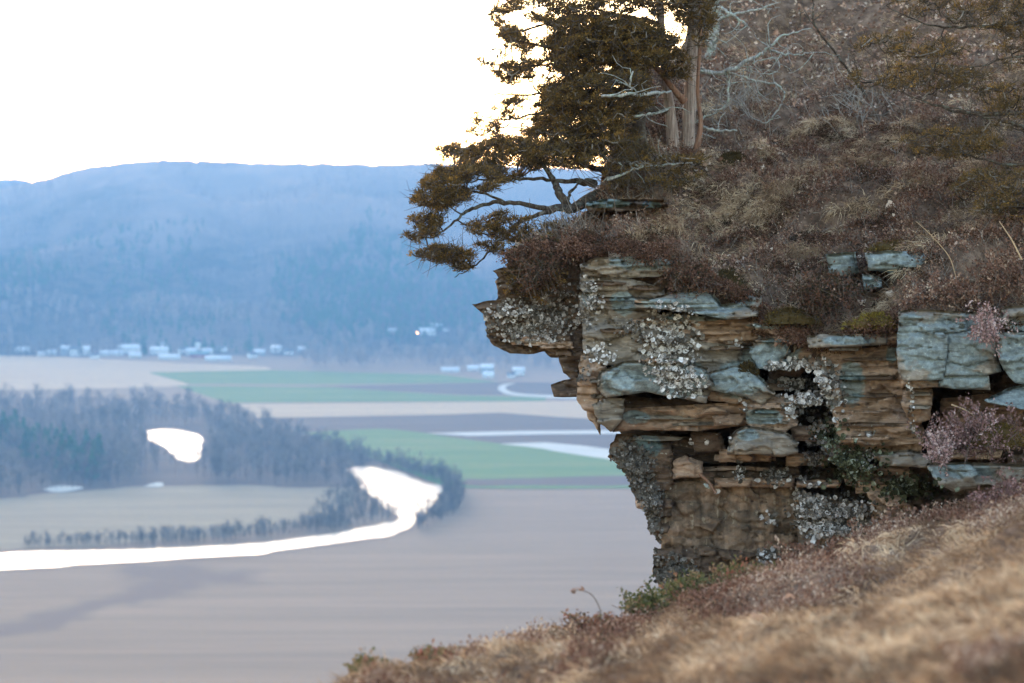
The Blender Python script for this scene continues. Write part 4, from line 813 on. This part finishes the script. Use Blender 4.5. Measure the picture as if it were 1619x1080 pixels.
# long dry stalks
def stalk(pts, r, label, mat=m_straw, name="dry_stalk"):
    p = smooth_line(pts, 6); a = Acc(); tube(a, P(p[:, 0], p[:, 1], p[:, 2]), np.linspace(r, r*.4, len(p)), 5, .75); o = a.build(name, mat); tag(o, label, "stalk"); return o
stalk([(1512, 440, 11.6), (1500, 405, 11.55), (1470, 370, 11.5), (1448, 350, 11.5)], .003, "thin arching straw stalk over the right heath")
stalk([(1616, 412, 11.2), (1600, 380, 11.2), (1580, 350, 11.2)], .005, "thick straight straw stalk at the right frame edge")
stalk([(1505, 640, 11.1), (1530, 650, 11.0), (1555, 670, 10.95)], .004, "pale bent stalk in the dark hollow under the blue block")

# ------------------------------------------------------------------ cedars
def limb(pts, k=5):
    p = smooth_line(pts, k); w3 = P(p[:, 0], p[:, 1], p[:, 2]); w3 += rng.normal(size=w3.shape)*np.array([.0035, .01, .0035]); return w3, p[:, 3]
def cedar(loc, label, trunks, limbs, regions, name="cedar_tree", mt=m_barkpale, ml_=m_barkdark, group=None, csz=.021, nl=44, fol=m_cedar, gb=.012, gl=.075):
    e = empty(name, loc, label=label, cat="tree", group=group); nodes = []
    for pts in trunks:
        mat = mt; 
        if isinstance(pts, tuple): mat, pts = pts
        p_ = smooth_line(pts, 6); w3, r = P(p_[:, 0], p_[:, 1], p_[:, 2]), p_[:, 3]; a = Acc(); tube(a, w3, r*.84*(1+.3*np.exp(-np.arange(len(r))/3.)), 10, .5, .05); a.build("trunk", mat, e); nodes.append(w3[2:])
    a = Acc()
    for pts in limbs: w3, r = limb(pts, 7); tube(a, w3, r, 6, .5, .1); nodes.append(w3)
    a.build("branches", ml_, e); nodes = np.concatenate(nodes)
    fo, tg = Acc(), Acc(); cs = []
    for poly, d0, d1, n, gap in regions:
        q = rand_in(poly, n); d = rng.uniform(d0, d1, n); k = fbm(q[:, 0]/26., q[:, 1]/13., d*1.0, s=55, o=3) > gap+gb+gl*np.clip((930-q[:, 0])/90., 0, 1); cs.append(P(q[k, 0], q[k, 1], d[k]))
    cs = np.concatenate(cs); dist = np.array([np.min(np.sum((nodes-c)**2, 1)) for c in cs]); cs = cs[np.argsort(dist)]
    N = np.zeros((len(nodes)+len(cs)*3, 3)); N[:len(nodes)] = nodes; m_ = len(nodes); dirs = []
    for c in cs:
        dd = np.sum((N[:m_]-c)**2*np.array([1, .7, 1.6]), 1); i = np.argmin(dd); p0 = N[i]; L = np.linalg.norm(c-p0); mid = (p0+c)/2+np.array([0, 0, -.12*L])+rng.normal(size=3)*.08*L; m2 = (mid+c)/2+rng.normal(size=3)*.05*L+np.array([0, 0, -.03*L])
        tube(tg, [p0, mid, m2, c], [min(.007, .003+L*.014), .0042, .0033, .0018], 4, rng.random(), cap=False); N[m_:m_+3] = [mid, m2, c]; m_ += 3; dirs.append(unit(c-mid))
    dirs = np.array(dirs); n = len(cs)
    for i in np.nonzero(rng.random(n) < .25)[0]:
        for _ in range(2):
            d = unit(dirs[i]+rng.normal(size=3)*.6); q1 = cs[i]+d*.05+rng.normal(size=3)*.01; tube(tg, [cs[i]-d*.04, q1, q1+unit(d+rng.normal(size=3)*.4)*.06], [.0018, .0013, .0007], 4, rng.uniform(.2, .6), cap=False)
    sz = csz*rng.uniform(.6, 1.25, n); tone = np.clip(.45+rng.normal(size=n)*.2, 0, 1)
    r3 = rng.normal(size=(n, nl, 3))*np.array([1, 1, .5]); pos = cs[:, None]+r3*sz[:, None, None]*.72+dirs[:, None]*(r3[..., :1]*sz[:, None, None]*.5)
    dr = dirs[:, None]*.8+r3*.5+np.array([0, 0, .35]); t = tone[:, None]+rng.normal(size=(n, nl))*.13
    leaves(fo, pos.reshape(-1, 3), dr.reshape(-1, 3), rng.uniform(.008, .019, n*nl), rng.uniform(.0035, .007, n*nl), np.clip(t.ravel(), 0, 1)); fo.build("foliage", fol, e); tg.build("twigs", m_twigd, e); return e
HD = lambda x, y: float(hill_d(np.array(float(x)), np.array(float(y))))
cedar(P(975, 322, 13.3), "leaning cedar hanging its dark boughs out over the valley at the cliff rim", [(m_barkdark, [(1000, 300, 13.9, .06), (965, 305, 13.6, .055), (935, 315, 13.3, .045), (905, 330, 13.1, .03)])],
 [[(905, 330, 13.1, .028), (860, 328, 13, .016), (805, 320, 12.9, .013), (751, 328, 12.8, .010), (723, 347, 12.7, .007), (685, 375, 12.7, .004), (660, 372, 12.7, .002)],
  [(905, 330, 13.1, .022), (874, 333, 13, .014), (820, 352, 12.9, .010), (786, 385, 12.8, .007), (748, 422, 12.7, .004), (718, 438, 12.7, .002)],
  [(930, 345, 13.1, .02), (900, 360, 13, .014), (865, 370, 12.9, .010), (835, 386, 12.9, .006), (800, 405, 12.9, .003)],
  [(902, 332, 13.1, .026), (885, 305, 13.1, .022), (874, 283, 13.2, .016), (852, 252, 13.2, .009), (820, 235, 13.2, .005)],
  [(940, 290, 13.4, .026), (900, 286, 13.3, .014), (850, 283, 13.2, .010), (800, 282, 13.1, .007), (740, 288, 13, .004), (690, 300, 13, .002)],
  [(962, 272, 13.6, .022), (920, 258, 13.5, .014), (880, 240, 13.5, .008), (820, 225, 13.4, .004)],
  [(896, 320, 13.1, .010), (905, 300, 13.2, .008), (925, 285, 13.3, .004)],
  [(805, 320, 12.9, .008), (760, 305, 12.9, .006), (700, 300, 12.9, .004), (665, 310, 12.8, .002)],
  [(786, 340, 12.9, .006), (785, 365, 12.85, .004), (770, 395, 12.8, .002)]],
 [([(652, 318), (668, 285), (700, 262), (760, 262), (800, 285), (770, 305), (720, 322), (690, 335)], 12.5, 13.3, 620, .42), ([(640, 372), (650, 342), (690, 335), (700, 355), (690, 378), (655, 382)], 12.6, 12.9, 130, .38),
  ([(650, 402), (690, 385), (745, 400), (745, 424), (715, 428), (680, 410)], 12.5, 12.9, 150, .38), ([(735, 345), (800, 335), (850, 352), (900, 355), (900, 385), (830, 400), (790, 402), (745, 385)], 12.6, 13.1, 300, .44),
  ([(690, 235), (740, 222), (800, 215), (880, 225), (940, 250), (930, 268), (860, 262), (800, 290), (760, 265), (700, 250)], 12.9, 13.8, 760, .40), ([(800, 395), (860, 372), (930, 362), (940, 400), (880, 432), (820, 430)], 12.3, 12.8, 200, .38), ([(800, 425), (850, 420), (900, 440), (850, 475), (800, 470)], 12.15, 12.25, 70, .38)], mt=m_barkdark, csz=.019, gb=-.045, gl=.045)
TB = HD(1075, 235)
cedar(P(1075, 240, TB), "old cedar with pale twin trunks and broad crown filling the top of the picture",
 [[(1066, 262, TB, .046), (1062, 200, TB, .040), (1056, 150, TB, .036), (1050, 90, TB, .03), (1044, 20, TB, .026), (1040, -110, TB, .02)], [(1092, 258, TB+.05, .055), (1088, 220, TB+.05, .048), (1092, 150, TB+.05, .044), (1096, 60, TB+.05, .044), (1097, 10, TB+.05, .045), (1102, -120, TB+.05, .035)],
  (m_barkred, [(1100, 240, TB-.1, .02), (1108, 195, TB-.1, .016), (1103, 140, TB-.1, .013), (1107, 60, TB-.1, .012), (1106, -60, TB-.1, .010)]), (m_barkred, [(1082, 160, TB-.05, .022), (1064, 140, TB-.1, .02), (1045, 115, TB-.15, .018), (1028, 100, TB-.2, .012)]),
  (m_barkdark, [(1010, 255, TB-.3, .055), (1011, 215, TB-.3, .050), (1008, 175, TB-.3, .045), (1004, 120, TB-.3, .03)])],
 [[(1050, 100, TB, .02), (1000, 100, TB-.2, .016), (940, 95, TB-.3, .013), (870, 75, TB-.4, .009), (800, 62, TB-.5, .004), (770, 55, TB-.5, .002)], [(1056, 175, TB, .02), (1010, 172, TB-.2, .016), (940, 180, TB-.4, .012), (860, 178, TB-.5, .008), (790, 190, TB-.6, .004), (735, 172, TB-.6, .002)],
  [(1046, 40, TB, .018), (980, 25, TB-.1, .014), (900, 30, TB-.1, .010), (820, 50, TB-.2, .006), (760, 52, TB-.2, .003), (706, 40, TB-.2, .0015)], [(990, 140, TB-.2, .014), (920, 145, TB-.2, .010), (850, 150, TB-.2, .007), (780, 150, TB-.2, .004), (728, 155, TB-.2, .0015)],
  [(1040, -60, TB, .016), (960, -40, TB, .012), (880, -20, TB, .008), (800, 0, TB, .004)], [(1040, 60, TB, .015), (960, 60, TB+.5, .010), (880, 100, TB+.6, .007), (800, 105, TB+.6, .003)],
  [(1008, 190, TB-.3, .015), (950, 215, TB-.4, .010), (880, 212, TB-.4, .006), (800, 200, TB-.4, .003)], [(1040, 150, TB-.1, .009), (1000, 152, TB-.3, .008), (960, 155, TB-.3, .006)]],
 [([(775, 25), (800, -20), (900, -60), (1120, -100), (1125, -10), (1100, 10), (1060, 20), (1000, 40), (900, 40), (830, 60), (790, 60)], TB-.9, TB+.7, 2000, .41), ([(778, 60), (850, 30), (1000, 30), (1060, 60), (1045, 100), (1000, 135), (850, 145), (790, 130), (775, 100)], TB-.9, TB+.5, 1700, .42),
  ([(850, 60), (1000, 30), (1075, 60), (1045, 95), (1000, 120), (900, 130)], TB-.8, TB+.3, 1300, .30), ([(860, 140), (930, 120), (1020, 110), (1028, 165), (990, 190), (960, 240), (900, 250), (840, 215)], TB-1.0, TB+.1, 2000, .33),
  ([(730, 172), (770, 160), (850, 150), (860, 230), (800, 238), (770, 225), (735, 205)], TB-.8, TB-.2, 420, .45), ([(940, 225), (1000, 205), (1040, 250), (1110, 245), (1115, 275), (1060, 300), (960, 300)], TB-1.1, TB-.4, 420, .34), ([(1060, 20), (1125, -60), (1130, 30), (1110, 75), (1085, 60)], TB-.5, TB+.3, 260, .40), ([(1030, 60), (1090, 90), (1085, 125), (1040, 120)], TB-.4, TB-.1, 110, .38), ([(750, 85), (775, 85), (775, 105), (752, 105)], TB-.3, TB, 8, .2)], csz=.0205)
# right-hand cedar: its trunk stands just outside the frame
TD = 12.4
cedar(P(1760, 420, TD), "cedar reaching thin olive sprays in from the right edge", [[(1760, 430, TD, .06), (1752, 250, TD, .055), (1750, 60, TD, .05), (1745, -200, TD, .04)]],
 [[(1750, 150, TD, .02), (1660, 170, TD, .016), (1590, 180, TD, .012), (1520, 178, TD+.1, .008), (1460, 160, TD+.1, .004), (1380, 130, TD+.1, .002)], [(1750, 0, TD, .02), (1660, 30, TD, .016), (1560, 40, TD+.1, .010), (1470, 40, TD+.2, .005), (1400, 8, TD+.2, .002)],
  [(1750, 220, TD, .018), (1660, 210, TD, .012), (1600, 195, TD, .010), (1540, 180, TD, .006), (1480, 165, TD, .003), (1440, 160, TD, .002)], [(1750, 300, TD, .018), (1660, 265, TD, .012), (1580, 258, TD, .008), (1500, 235, TD, .004), (1430, 225, TD, .002)],
  [(1750, 360, TD, .014), (1660, 330, TD-.1, .010), (1590, 318, TD-.1, .006), (1520, 300, TD-.1, .003)], [(1660, 90, TD, .008), (1600, 90, TD, .006), (1540, 105, TD, .003), (1470, 100, TD, .002)]],
 [([(1345, 118), (1400, 104), (1500, 100), (1560, 118), (1520, 148), (1430, 146), (1350, 138)], TD-.1, TD+.5, 170, .42), ([(1350, 62), (1430, 50), (1500, 60), (1540, 90), (1440, 90), (1360, 80)], TD, TD+.5, 130, .42), ([(1390, -10), (1500, -40), (1700, -40), (1700, 60), (1600, 62), (1540, 40), (1440, 20)], TD-.2, TD+.4, 420, .38),
  ([(1415, 222), (1480, 205), (1560, 205), (1590, 240), (1520, 250), (1430, 244)], TD-.1, TD+.3, 180, .40), ([(1545, 140), (1640, 120), (1700, 180), (1640, 215), (1570, 200)], TD-.1, TD+.3, 180, .40), ([(1500, 290), (1560, 262), (1700, 270), (1700, 350), (1600, 345), (1520, 330)], TD-.3, TD+.1, 280, .38), ([(1560, 60), (1700, 60), (1700, 110), (1600, 120)], TD-.1, TD+.3, 60, .42)], csz=.032, nl=40)
# dead tree and its bare grey limbs
DT = HD(1128, 75)
def dead(loc, label, trunks, limbs, name, mat=m_deadwood, lw=1., cat="tree", extra=5):
    e = empty(name, loc, label=label, cat=cat)
    for pts in trunks: w3, r = limb(pts, 7); a = Acc(); tube(a, w3, r*lw, 8, .5, .15); a.build("trunk", mat, e)
    a = Acc()
    for pts in limbs:
        w3, r = limb(pts, 6); tube(a, w3, r*lw, 6, .5, .2)
        for _ in range(extra):
            i = rng.integers(2, len(w3)); p = w3[i]; d = unit(rng.normal(size=3)*np.array([1, .6, 1])+np.array([0, -.1, .1])); q = [p]
            for s in range(4): d = unit(d+rng.normal(size=3)*.45); q.append(q[-1]+d*rng.uniform(.03, .07))
            tube(a, q, np.linspace(max(.0025, r[i]*.5), .0012, 5), 4, .5)
    a.build("branch", mat, e); return e
dead(P(1128, 80, DT), "pale dead tree with broken silver branches right of the twin trunks", [[(1122, 90, DT, .036), (1128, 60, DT, .034), (1132, 20, DT, .032), (1138, -60, DT, .028)]],
 [[(1130, 35, DT, .014), (1160, 22, DT-.2, .009), (1200, 14, DT-.3, .006), (1235, 2, DT-.3, .003)], [(1132, 10, DT, .012), (1150, 18, DT-.2, .009), (1165, 28, DT-.3, .008), (1182, 40, DT-.3, .004)], [(1132, 0, DT, .012), (1170, -4, DT-.1, .008), (1210, -2, DT-.2, .004)],
  [(1128, 60, DT, .012), (1112, 30, DT-.2, .008), (1100, 8, DT-.3, .004)], [(1126, 70, DT, .010), (1135, 55, DT-.2, .006), (1110, 40, DT-.3, .003)], [(1126, 78, DT, .010), (1112, 60, DT-.2, .006), (1140, 80, DT-.3, .004)]], "dead_tree")
DL = HD(1150, 200)-.3
dead(P(1100, 118, DL), "long crooked grey limb with pale green lichen sweeping right of the cedar trunks", [],
 [[(1092, 110, DL, .014), (1120, 114, DL, .014), (1152, 112, DL, .013), (1178, 98, DL, .012), (1205, 84, DL, .010), (1218, 72, DL, .009), (1240, 56, DL, .006), (1285, 44, DL, .003)], [(1152, 114, DL, .008), (1185, 125, DL, .006), (1212, 130, DL, .006), (1236, 140, DL, .006), (1238, 160, DL, .005), (1226, 178, DL, .005), (1212, 194, DL, .004), (1186, 184, DL, .002)],
  [(1216, 78, DL, .007), (1238, 84, DL, .006), (1262, 86, DL, .005), (1285, 84, DL, .003)], [(1148, 116, DL, .008), (1152, 140, DL, .007), (1148, 165, DL, .006), (1130, 178, DL, .005), (1100, 192, DL, .003)], [(1185, 95, DL, .005), (1180, 105, DL, .004), (1190, 115, DL, .003)], [(1190, 100, DL, .004), (1226, 92, DL, .004), (1232, 108, DL, .003), (1222, 118, DL, .002)]], "dead_branch", cat="branch", extra=6)
dead(P(1112, 205, DL), "short bleached branch pair lying on the ground beside the twin trunks", [], [[(1106, 198, DL, .009), (1130, 206, DL, .010), (1166, 206, DL, .005)], [(1104, 208, DL, .006), (1118, 214, DL, .006), (1132, 218, DL, .003)]], "fallen_branch", cat="branch", extra=1)
dead(P(990, 262, TB-.8), "thin pale stick lying below the dark stump", [], [[(986, 252, TB-.9, .006), (1010, 262, TB-.9, .006), (1040, 262, TB-.9, .006), (1094, 256, TB-.9, .004)], [(960, 285, TB-1, .008), (1000, 268, TB-1, .007), (1020, 262, TB-1, .004)]], "fallen_branch", cat="branch", extra=2)
dead(P(980, 152, TB-1), "mossy horizontal dead limbs crossing in front of the dark stump", [], [[(950, 152, TB-1, .008), (990, 150, TB-1, .010), (1030, 148, TB-.9, .010), (1060, 145, TB-.6, .006)], [(1000, 184, TB-.8, .008), (1030, 180, TB-.7, .007), (1056, 174, TB-.4, .004)], [(1000, 112, TB-1, .005), (996, 135, TB-1, .005), (1006, 145, TB-1, .003)]], "dead_branch", cat="branch", extra=4)
DS = HD(1370, 150)
dead(P(1370, 152, DS), "thin dark bare sapling slanting across the upper slope", [[(1370, 152, DS, .009), (1345, 118, DS-.1, .008), (1318, 78, DS-.2, .007), (1288, 40, DS-.3, .006), (1286, 0, DS-.3, .005), (1290, -60, DS-.3, .004)]], [[(1288, 42, DS-.3, .004), (1275, 25, DS-.3, .003), (1262, 18, DS-.3, .002)]], "bare_sapling", mat=m_barkdark, extra=3)
# thin bare twigs bristling on the slope and rim
def twiglets(label, name, cx, cy, rx, ry, n, L, mat=m_twig, dr0=(-.3, -.2, .6), dpt=None, t=.5):
    q = rng.normal(size=(n, 2))*.5; px, py = cx+q[:, 0]*rx, cy+q[:, 1]*ry; p = hill_pt(px, py) if dpt is None else P(px, py, dpt+rng.normal(size=n)*.05); a = Acc()
    for i in range(n):
        d = unit(np.array(dr0)+rng.normal(size=3)*.5); pts = [p[i]]
        for s in range(4): d = unit(d+rng.normal(size=3)*.25); pts.append(pts[-1]+d*L*.25*random.uniform(.6, 1.3))
        tube(a, pts, np.linspace(.0028, .001, 5), 4, np.clip(t+random.uniform(-.3, .3), 0, 1), cap=False)
    o = a.build(name, mat); tag(o, label, "twigs"); return o
twiglets("bare twiggy bush on the rim below the leaning cedar", "twiggy_bush", 900, 385, 60, 30, 130, .22)
twiglets("fallen twiggy brush at the foot of the dead tree", "twiggy_bush", 1165, 165, 70, 50, 160, .22, t=.8)
twiglets("grey wiry brush under the old cedar crown", "twiggy_bush", 1010, 300, 60, 40, 120, .22, dpt=13.3)
twiglets("pale wiry brush in the middle of the upper slope", "twiggy_bush", 1360, 170, 70, 30, 110, .22, t=.85)
twiglets("dark twiggy brush hanging from the right slope", "twiggy_bush", 1560, 230, 90, 40, 130, .25, t=.3)

# pink-leaved shrub at the right, leafy tufts
def shrub(name, label, cx, cy, rx, ry, d, n, mat, L=.1, ls=.014, sp_=.25, t0=.5, dn=0.):
    q = rng.normal(size=(n, 2))*.45; px, py = cx+q[:, 0]*rx, cy+q[:, 1]*ry; p = P(px, py, d+rng.normal(size=n)*sp_*.4); e = empty(name, P(cx, cy+ry, d), label=label, cat="shrub")
    tw, lf = Acc(), Acc(); dr = unit(rng.normal(size=(n, 3))*.55+np.array([-.1, -.3, .8-dn*1.6])); LL = rng.uniform(.5, 1.2, n)*L; blades(tw, p-dr*LL[:, None]*.5, dr, LL*1.4, .003, rng.normal(size=(n, 3))*.2, .3); tw.build("twigs", m_twig, e)
    k = 14; qq = np.repeat(p-dr*LL[:, None]*.4, k, 0)+np.repeat(dr*LL[:, None], k, 0)*rng.uniform(.2, 1.1, (n*k, 1))+rng.normal(size=(n*k, 3))*.006
    leaves(lf, qq, np.repeat(dr, k, 0)+rng.normal(size=(n*k, 3))*.8, rng.uniform(.7, 1.4, n*k)*ls, rng.uniform(.5, .8, n*k)*ls, np.clip(t0+np.repeat(rng.normal(size=n)*.15, k)+rng.normal(size=n*k)*.15, 0, 1)); lf.build("leaves", mat, e); return e
shrub("heath_shrub", "rosy pink leaved shrub spilling over the pale ledge at the right", 1545, 690, 75, 36, 10.9, 330, m_pink, sp_=.3)
shrub("heath_shrub", "paler pink shrub tips at the left end of the rosy shrub", 1487, 715, 20, 26, 10.75, 90, m_pink, t0=.8)  # paler tint than the shrub beside it
shrub("heath_shrub", "pink sprig hanging down over the big blue block", 1560, 512, 26, 26, 10.95, 90, m_pink, dn=1., t0=.7)
shrub("heath_shrub", "dark heath shrub growing out over the upper left prow", 850, 440, 42, 30, 12.15, 160, m_heath, t0=.15)
shrub("heath_shrub", "rusty shrub on the prow just under the leaning cedar", 880, 408, 50, 26, 12.3, 190, m_heath, t0=.3)
shrub("heath_shrub", "dense dark heath shrub behind the golden moss", 1300, 470, 70, 34, 11.75, 300, m_heath, t0=.12)
shrub("heath_shrub", "brown heath shrub drooping beside the top ledge", 1095, 440, 44, 22, 11.95, 160, m_heath, t0=.2)
shrub("heath_shrub", "purple heath shrub in the dip below the mossy hump", 1240, 290, 50, 24, HD(1240, 290)-.05, 200, m_heath, t0=.55)
shrub("heath_shrub", "reddish heath shrub above the big blue block", 1500, 470, 80, 22, 11.35, 280, m_heath, t0=.55)
shrub("heath_shrub", "purple heath shrub nearest the right frame edge above the rocks", 1600, 440, 60, 40, 11.3, 240, m_heath, t0=.5)

# ================================================================== NEAR SLOPE (blurred foreground)
CR = np.array([(300, 1230), (440, 1140), (540, 1086), (600, 1056), (690, 1048), (800, 1022), (880, 1008), (1000, 978), (1060, 950), (1150, 922), (1230, 900), (1330, 872), (1430, 842), (1500, 808), (1560, 790), (1619, 772), (2300, 600)], float)
CD = np.array([(300, 5.), (540, 6.0), (800, 6.9), (1000, 7.8), (1200, 8.8), (1400, 9.7), (1500, 10.2), (1619, 10.2), (2300, 9.)], float)
def bank_pt(px, v):               # v: rows below the crest in pixels
    c = np.interp(px, CR[:, 0], CR[:, 1]); d0 = np.interp(px, CD[:, 0], CD[:, 1]); py = c+v; d = 1/(1/d0+v*6.6e-4)
    p = P(px, py, d); p[..., 2] += (fbm(p[..., 0]*2.2, p[..., 1]*2.2, s=71, o=4)-.5)*.16*np.clip(d/6, .5, 1.2)+(fbm(p[..., 0]*9, p[..., 1]*9, s=72, o=2)-.5)*.03; return p
bx = np.linspace(300, 2300, 300); bv = np.concatenate([np.linspace(0, 700, 150)]); BX, BV = np.meshgrid(bx, bv, indexing='ij'); V = bank_pt(BX, BV)
sk = [V[:, :1]+np.array(o_) for o_ in ((0, 4, -12.), (0, 1.5, -3.2), (0, .6, -.8), (0, .2, -.12))]; V = np.concatenate(sk+[V], 1)
a = Acc(); f = grid_faces(*V.shape[:2]); a.add(V, f[:, ::-1]); o = a.build("slope", m_soil, smooth=True); o["kind"] = "structure"
def bank_sc(n, f=None, vmax=330, x0=430, x1=1800):
    px = rng.uniform(x0, x1, n); v = rng.random(n)**1.3*vmax; 
    if f is not None: k = f(px, v); px, v = px[k], v[k]
    return px, v, bank_pt(px, v)
strawzone = lambda x, v: .17*np.clip((960-x)/140., 0, 1)-.16*np.clip((v-190)/60., 0, 1)*np.clip((x-1150)/250., 0, 1)+fbm(x/130., v/40., s=84, o=3)+np.clip((v-55)/160., -.22, .3)*np.clip((x-700)/300., .2, 1)
px, v, p = bank_sc(30000, lambda x, v: strawzone(x, v) > .40); n = len(p); kk = 3; g = Acc(); q = np.repeat(p, kk, 0)+rng.normal(size=(n*kk, 3))*np.array([.015, .015, .003])
dr = unit(rng.normal(size=(n*kk, 3))*.55+up*.6+np.array([-.35, .1, 0])); blades(g, q, dr, rng.uniform(.025, .065, n*kk), .0034, np.array([-.3, 0, -.8])+rng.normal(size=(n*kk, 3))*.4, np.clip(np.repeat(-.55+1.75*fbm(px/70., v/22., s=88, o=3), kk)+rng.normal(size=n*kk)*.18, 0, 1))
tag(g.build("dry_grass", m_straw), "blurred tan dry grass mat close to the camera", "grass", kind="stuff")
px, v, p = bank_sc(20000, lambda x, v: strawzone(x, v) < .47, 300); n = len(p); kk = 9; g = Acc(); q = np.repeat(p, kk, 0)+rng.normal(size=(n*kk, 3))*np.array([.018, .018, .012])+up*.02
leaves(g, q, rng.normal(size=q.shape)+up, rng.uniform(.008, .016, n*kk), rng.uniform(.005, .009, n*kk), np.clip(np.repeat(.1+.9*fbm(px/60., v/30., s=89, o=3), kk)+rng.normal(size=n*kk)*.2, 0, 1))
tag(g.build("heath", m_heath), "blurred purple brown heath patches close to the camera", "heath", kind="stuff")
px, v, p = bank_sc(900, lambda x, v: strawzone(x, v) > .36, 300); mounds("grass_tussocks", "blurred buff grass tussocks on the near slope", p-up*.005, .02+.045*rng.random(len(px))**1.5, m_straw, np.clip(.1+.95*rng.random(len(px)), 0, 1), 170, .04, .5, True, cat="grass")
px, v, p = bank_sc(520, lambda x, v: (strawzone(x, v) < .50), 320); mounds("heath_mounds", "blurred purple and brown heath clumps on the near slope", p-up*.005, .02+.04*rng.random(len(px)), m_heath, .0+.7*rng.random(len(px)), 170, .012)
def bush_on_bank(label, px, v, rx, rv, n, mat, t0, L=.06, ls=.014):
    d = np.interp(px, CD[:, 0], CD[:, 1]); c = np.interp(px, CR[:, 0], CR[:, 1]); return shrub("low_shrub", label, px, c+v, rx, rv, 1/(1/d+max(v, 0)*6.6e-4)-.03, n, mat, L, ls, .25, t0)
bush_on_bank("small green and red leaved shrub at the left crest of the near slope", 1025, -6, 36, 14, 110, m_green, .35)
bush_on_bank("green tinged shrub following the crest under the cliff foot", 1110, -2, 60, 16, 170, m_green, .5)
bush_on_bank("olive brown shrub on the crest below the lower wall", 1190, 6, 60, 20, 170, m_green, .62)
bush_on_bank("purple brown heath mound right below the pale lichens", 1310, 12, 90, 26, 300, m_heath, .45)
bush_on_bank("reddish heath mound where the near slope meets the right rocks", 1470, 14, 90, 26, 300, m_heath, .5)
bush_on_bank("pinkish shrub mound at the right edge of the near slope", 1600, 20, 60, 30, 220, m_pink, .35)
bush_on_bank("grassy tussock with orange tips at the lowest left crest", 690, -2, 36, 12, 90, m_green, .7, .04)
bush_on_bank("green brown tussock where the slope leaves the lower frame", 585, 4, 30, 16, 90, m_green, .5, .04)
# little red-leaved plant with an arching dry stalk
dd = 7.3; e = empty("red_leaved_plant", P(945, 985, dd), label="sparse dark red leaved plant with one arching stalk on the slope crest", cat="plant")
a = Acc(); p = smooth_line([(952, 990), (948, 962), (935, 940), (915, 933), (903, 937)], 6); tube(a, P(p[:, 0], p[:, 1], dd), np.linspace(.002, .0012, len(p)), 5, .4); a.build("stalk", m_twig, e)
a = Acc(); q = P(np.array([922, 912.]), np.array([933., 935]), dd); leaves(a, np.repeat(q, 10, 0)+rng.normal(size=(20, 3))*.004, np.repeat([[-1, 0, .1]], 20, 0)+rng.normal(size=(20, 3))*.3, .016, .006, .4); a.build("seed_head", m_litter, e)
a = Acc(); tw = Acc()
for x0, y0, x1, y1 in ((925, 1000, 893, 968), (930, 998, 908, 978), (935, 996, 925, 978), (940, 994, 945, 972), (948, 992, 962, 972), (900, 1010, 882, 996), (895, 1015, 872, 1010)):
    p = smooth_line([(x0, y0), ((x0+x1)/2+2, (y0+y1)/2-1), (x1, y1)], 4); w3 = P(p[:, 0], p[:, 1], dd); tube(tw, w3, .0015, 4, .3); q = np.repeat(w3[2:], 5, 0); leaves(a, q+rng.normal(size=q.shape)*.004, rng.normal(size=q.shape)+up*.5, .014, .009, np.clip(.85+rng.normal(size=len(q))*.15, 0, 1))
tw.build("twigs", m_twig, e); a.build("leaves", m_green, e)
for x, v, s, lb in ((1245, 95, .09, "whitish leaf lying on the near slope"), (1200, 78, .10, "pale flat leaf to the left of the whitish one on the near slope"), (1140, 100, .07, "small buff leaf left of the pale flat leaf on the near slope"), (1247, 55, .08, "buff upright leaf above the whitish one on the near slope")):
    p = bank_pt(np.array(float(x)), np.array(float(v))); c = np.interp(x, CR[:, 0], CR[:, 1])+v; leaf(x, c, s*.5, lb, .8, dd=-.03, dbase=float(p[1]))

# ------------------------------------------------------------------ haze: the valley air
a = Acc(); box(a, -3500, 3500, -80, 6900, -1.5, 420); hz = a.build("haze", None); hz["kind"] = "stuff"; hz["label"] = "thin blue haze filling the valley air"; hz["category"] = "haze"
m = bpy.data.materials.new("valley_haze"); m.use_nodes = True; t = m.node_tree; t.nodes.remove(t.nodes["Principled BSDF"]); pv = t.nodes.new("ShaderNodeVolumePrincipled")
pv.inputs["Color"].default_value = (.135, .305, .60, 1); pv.inputs["Density"].default_value = 2.2e-4; pv.inputs["Anisotropy"].default_value = .22
t.links.new(pv.outputs[0], t.nodes["Material Output"].inputs["Volume"]); hz.data.materials.append(m)
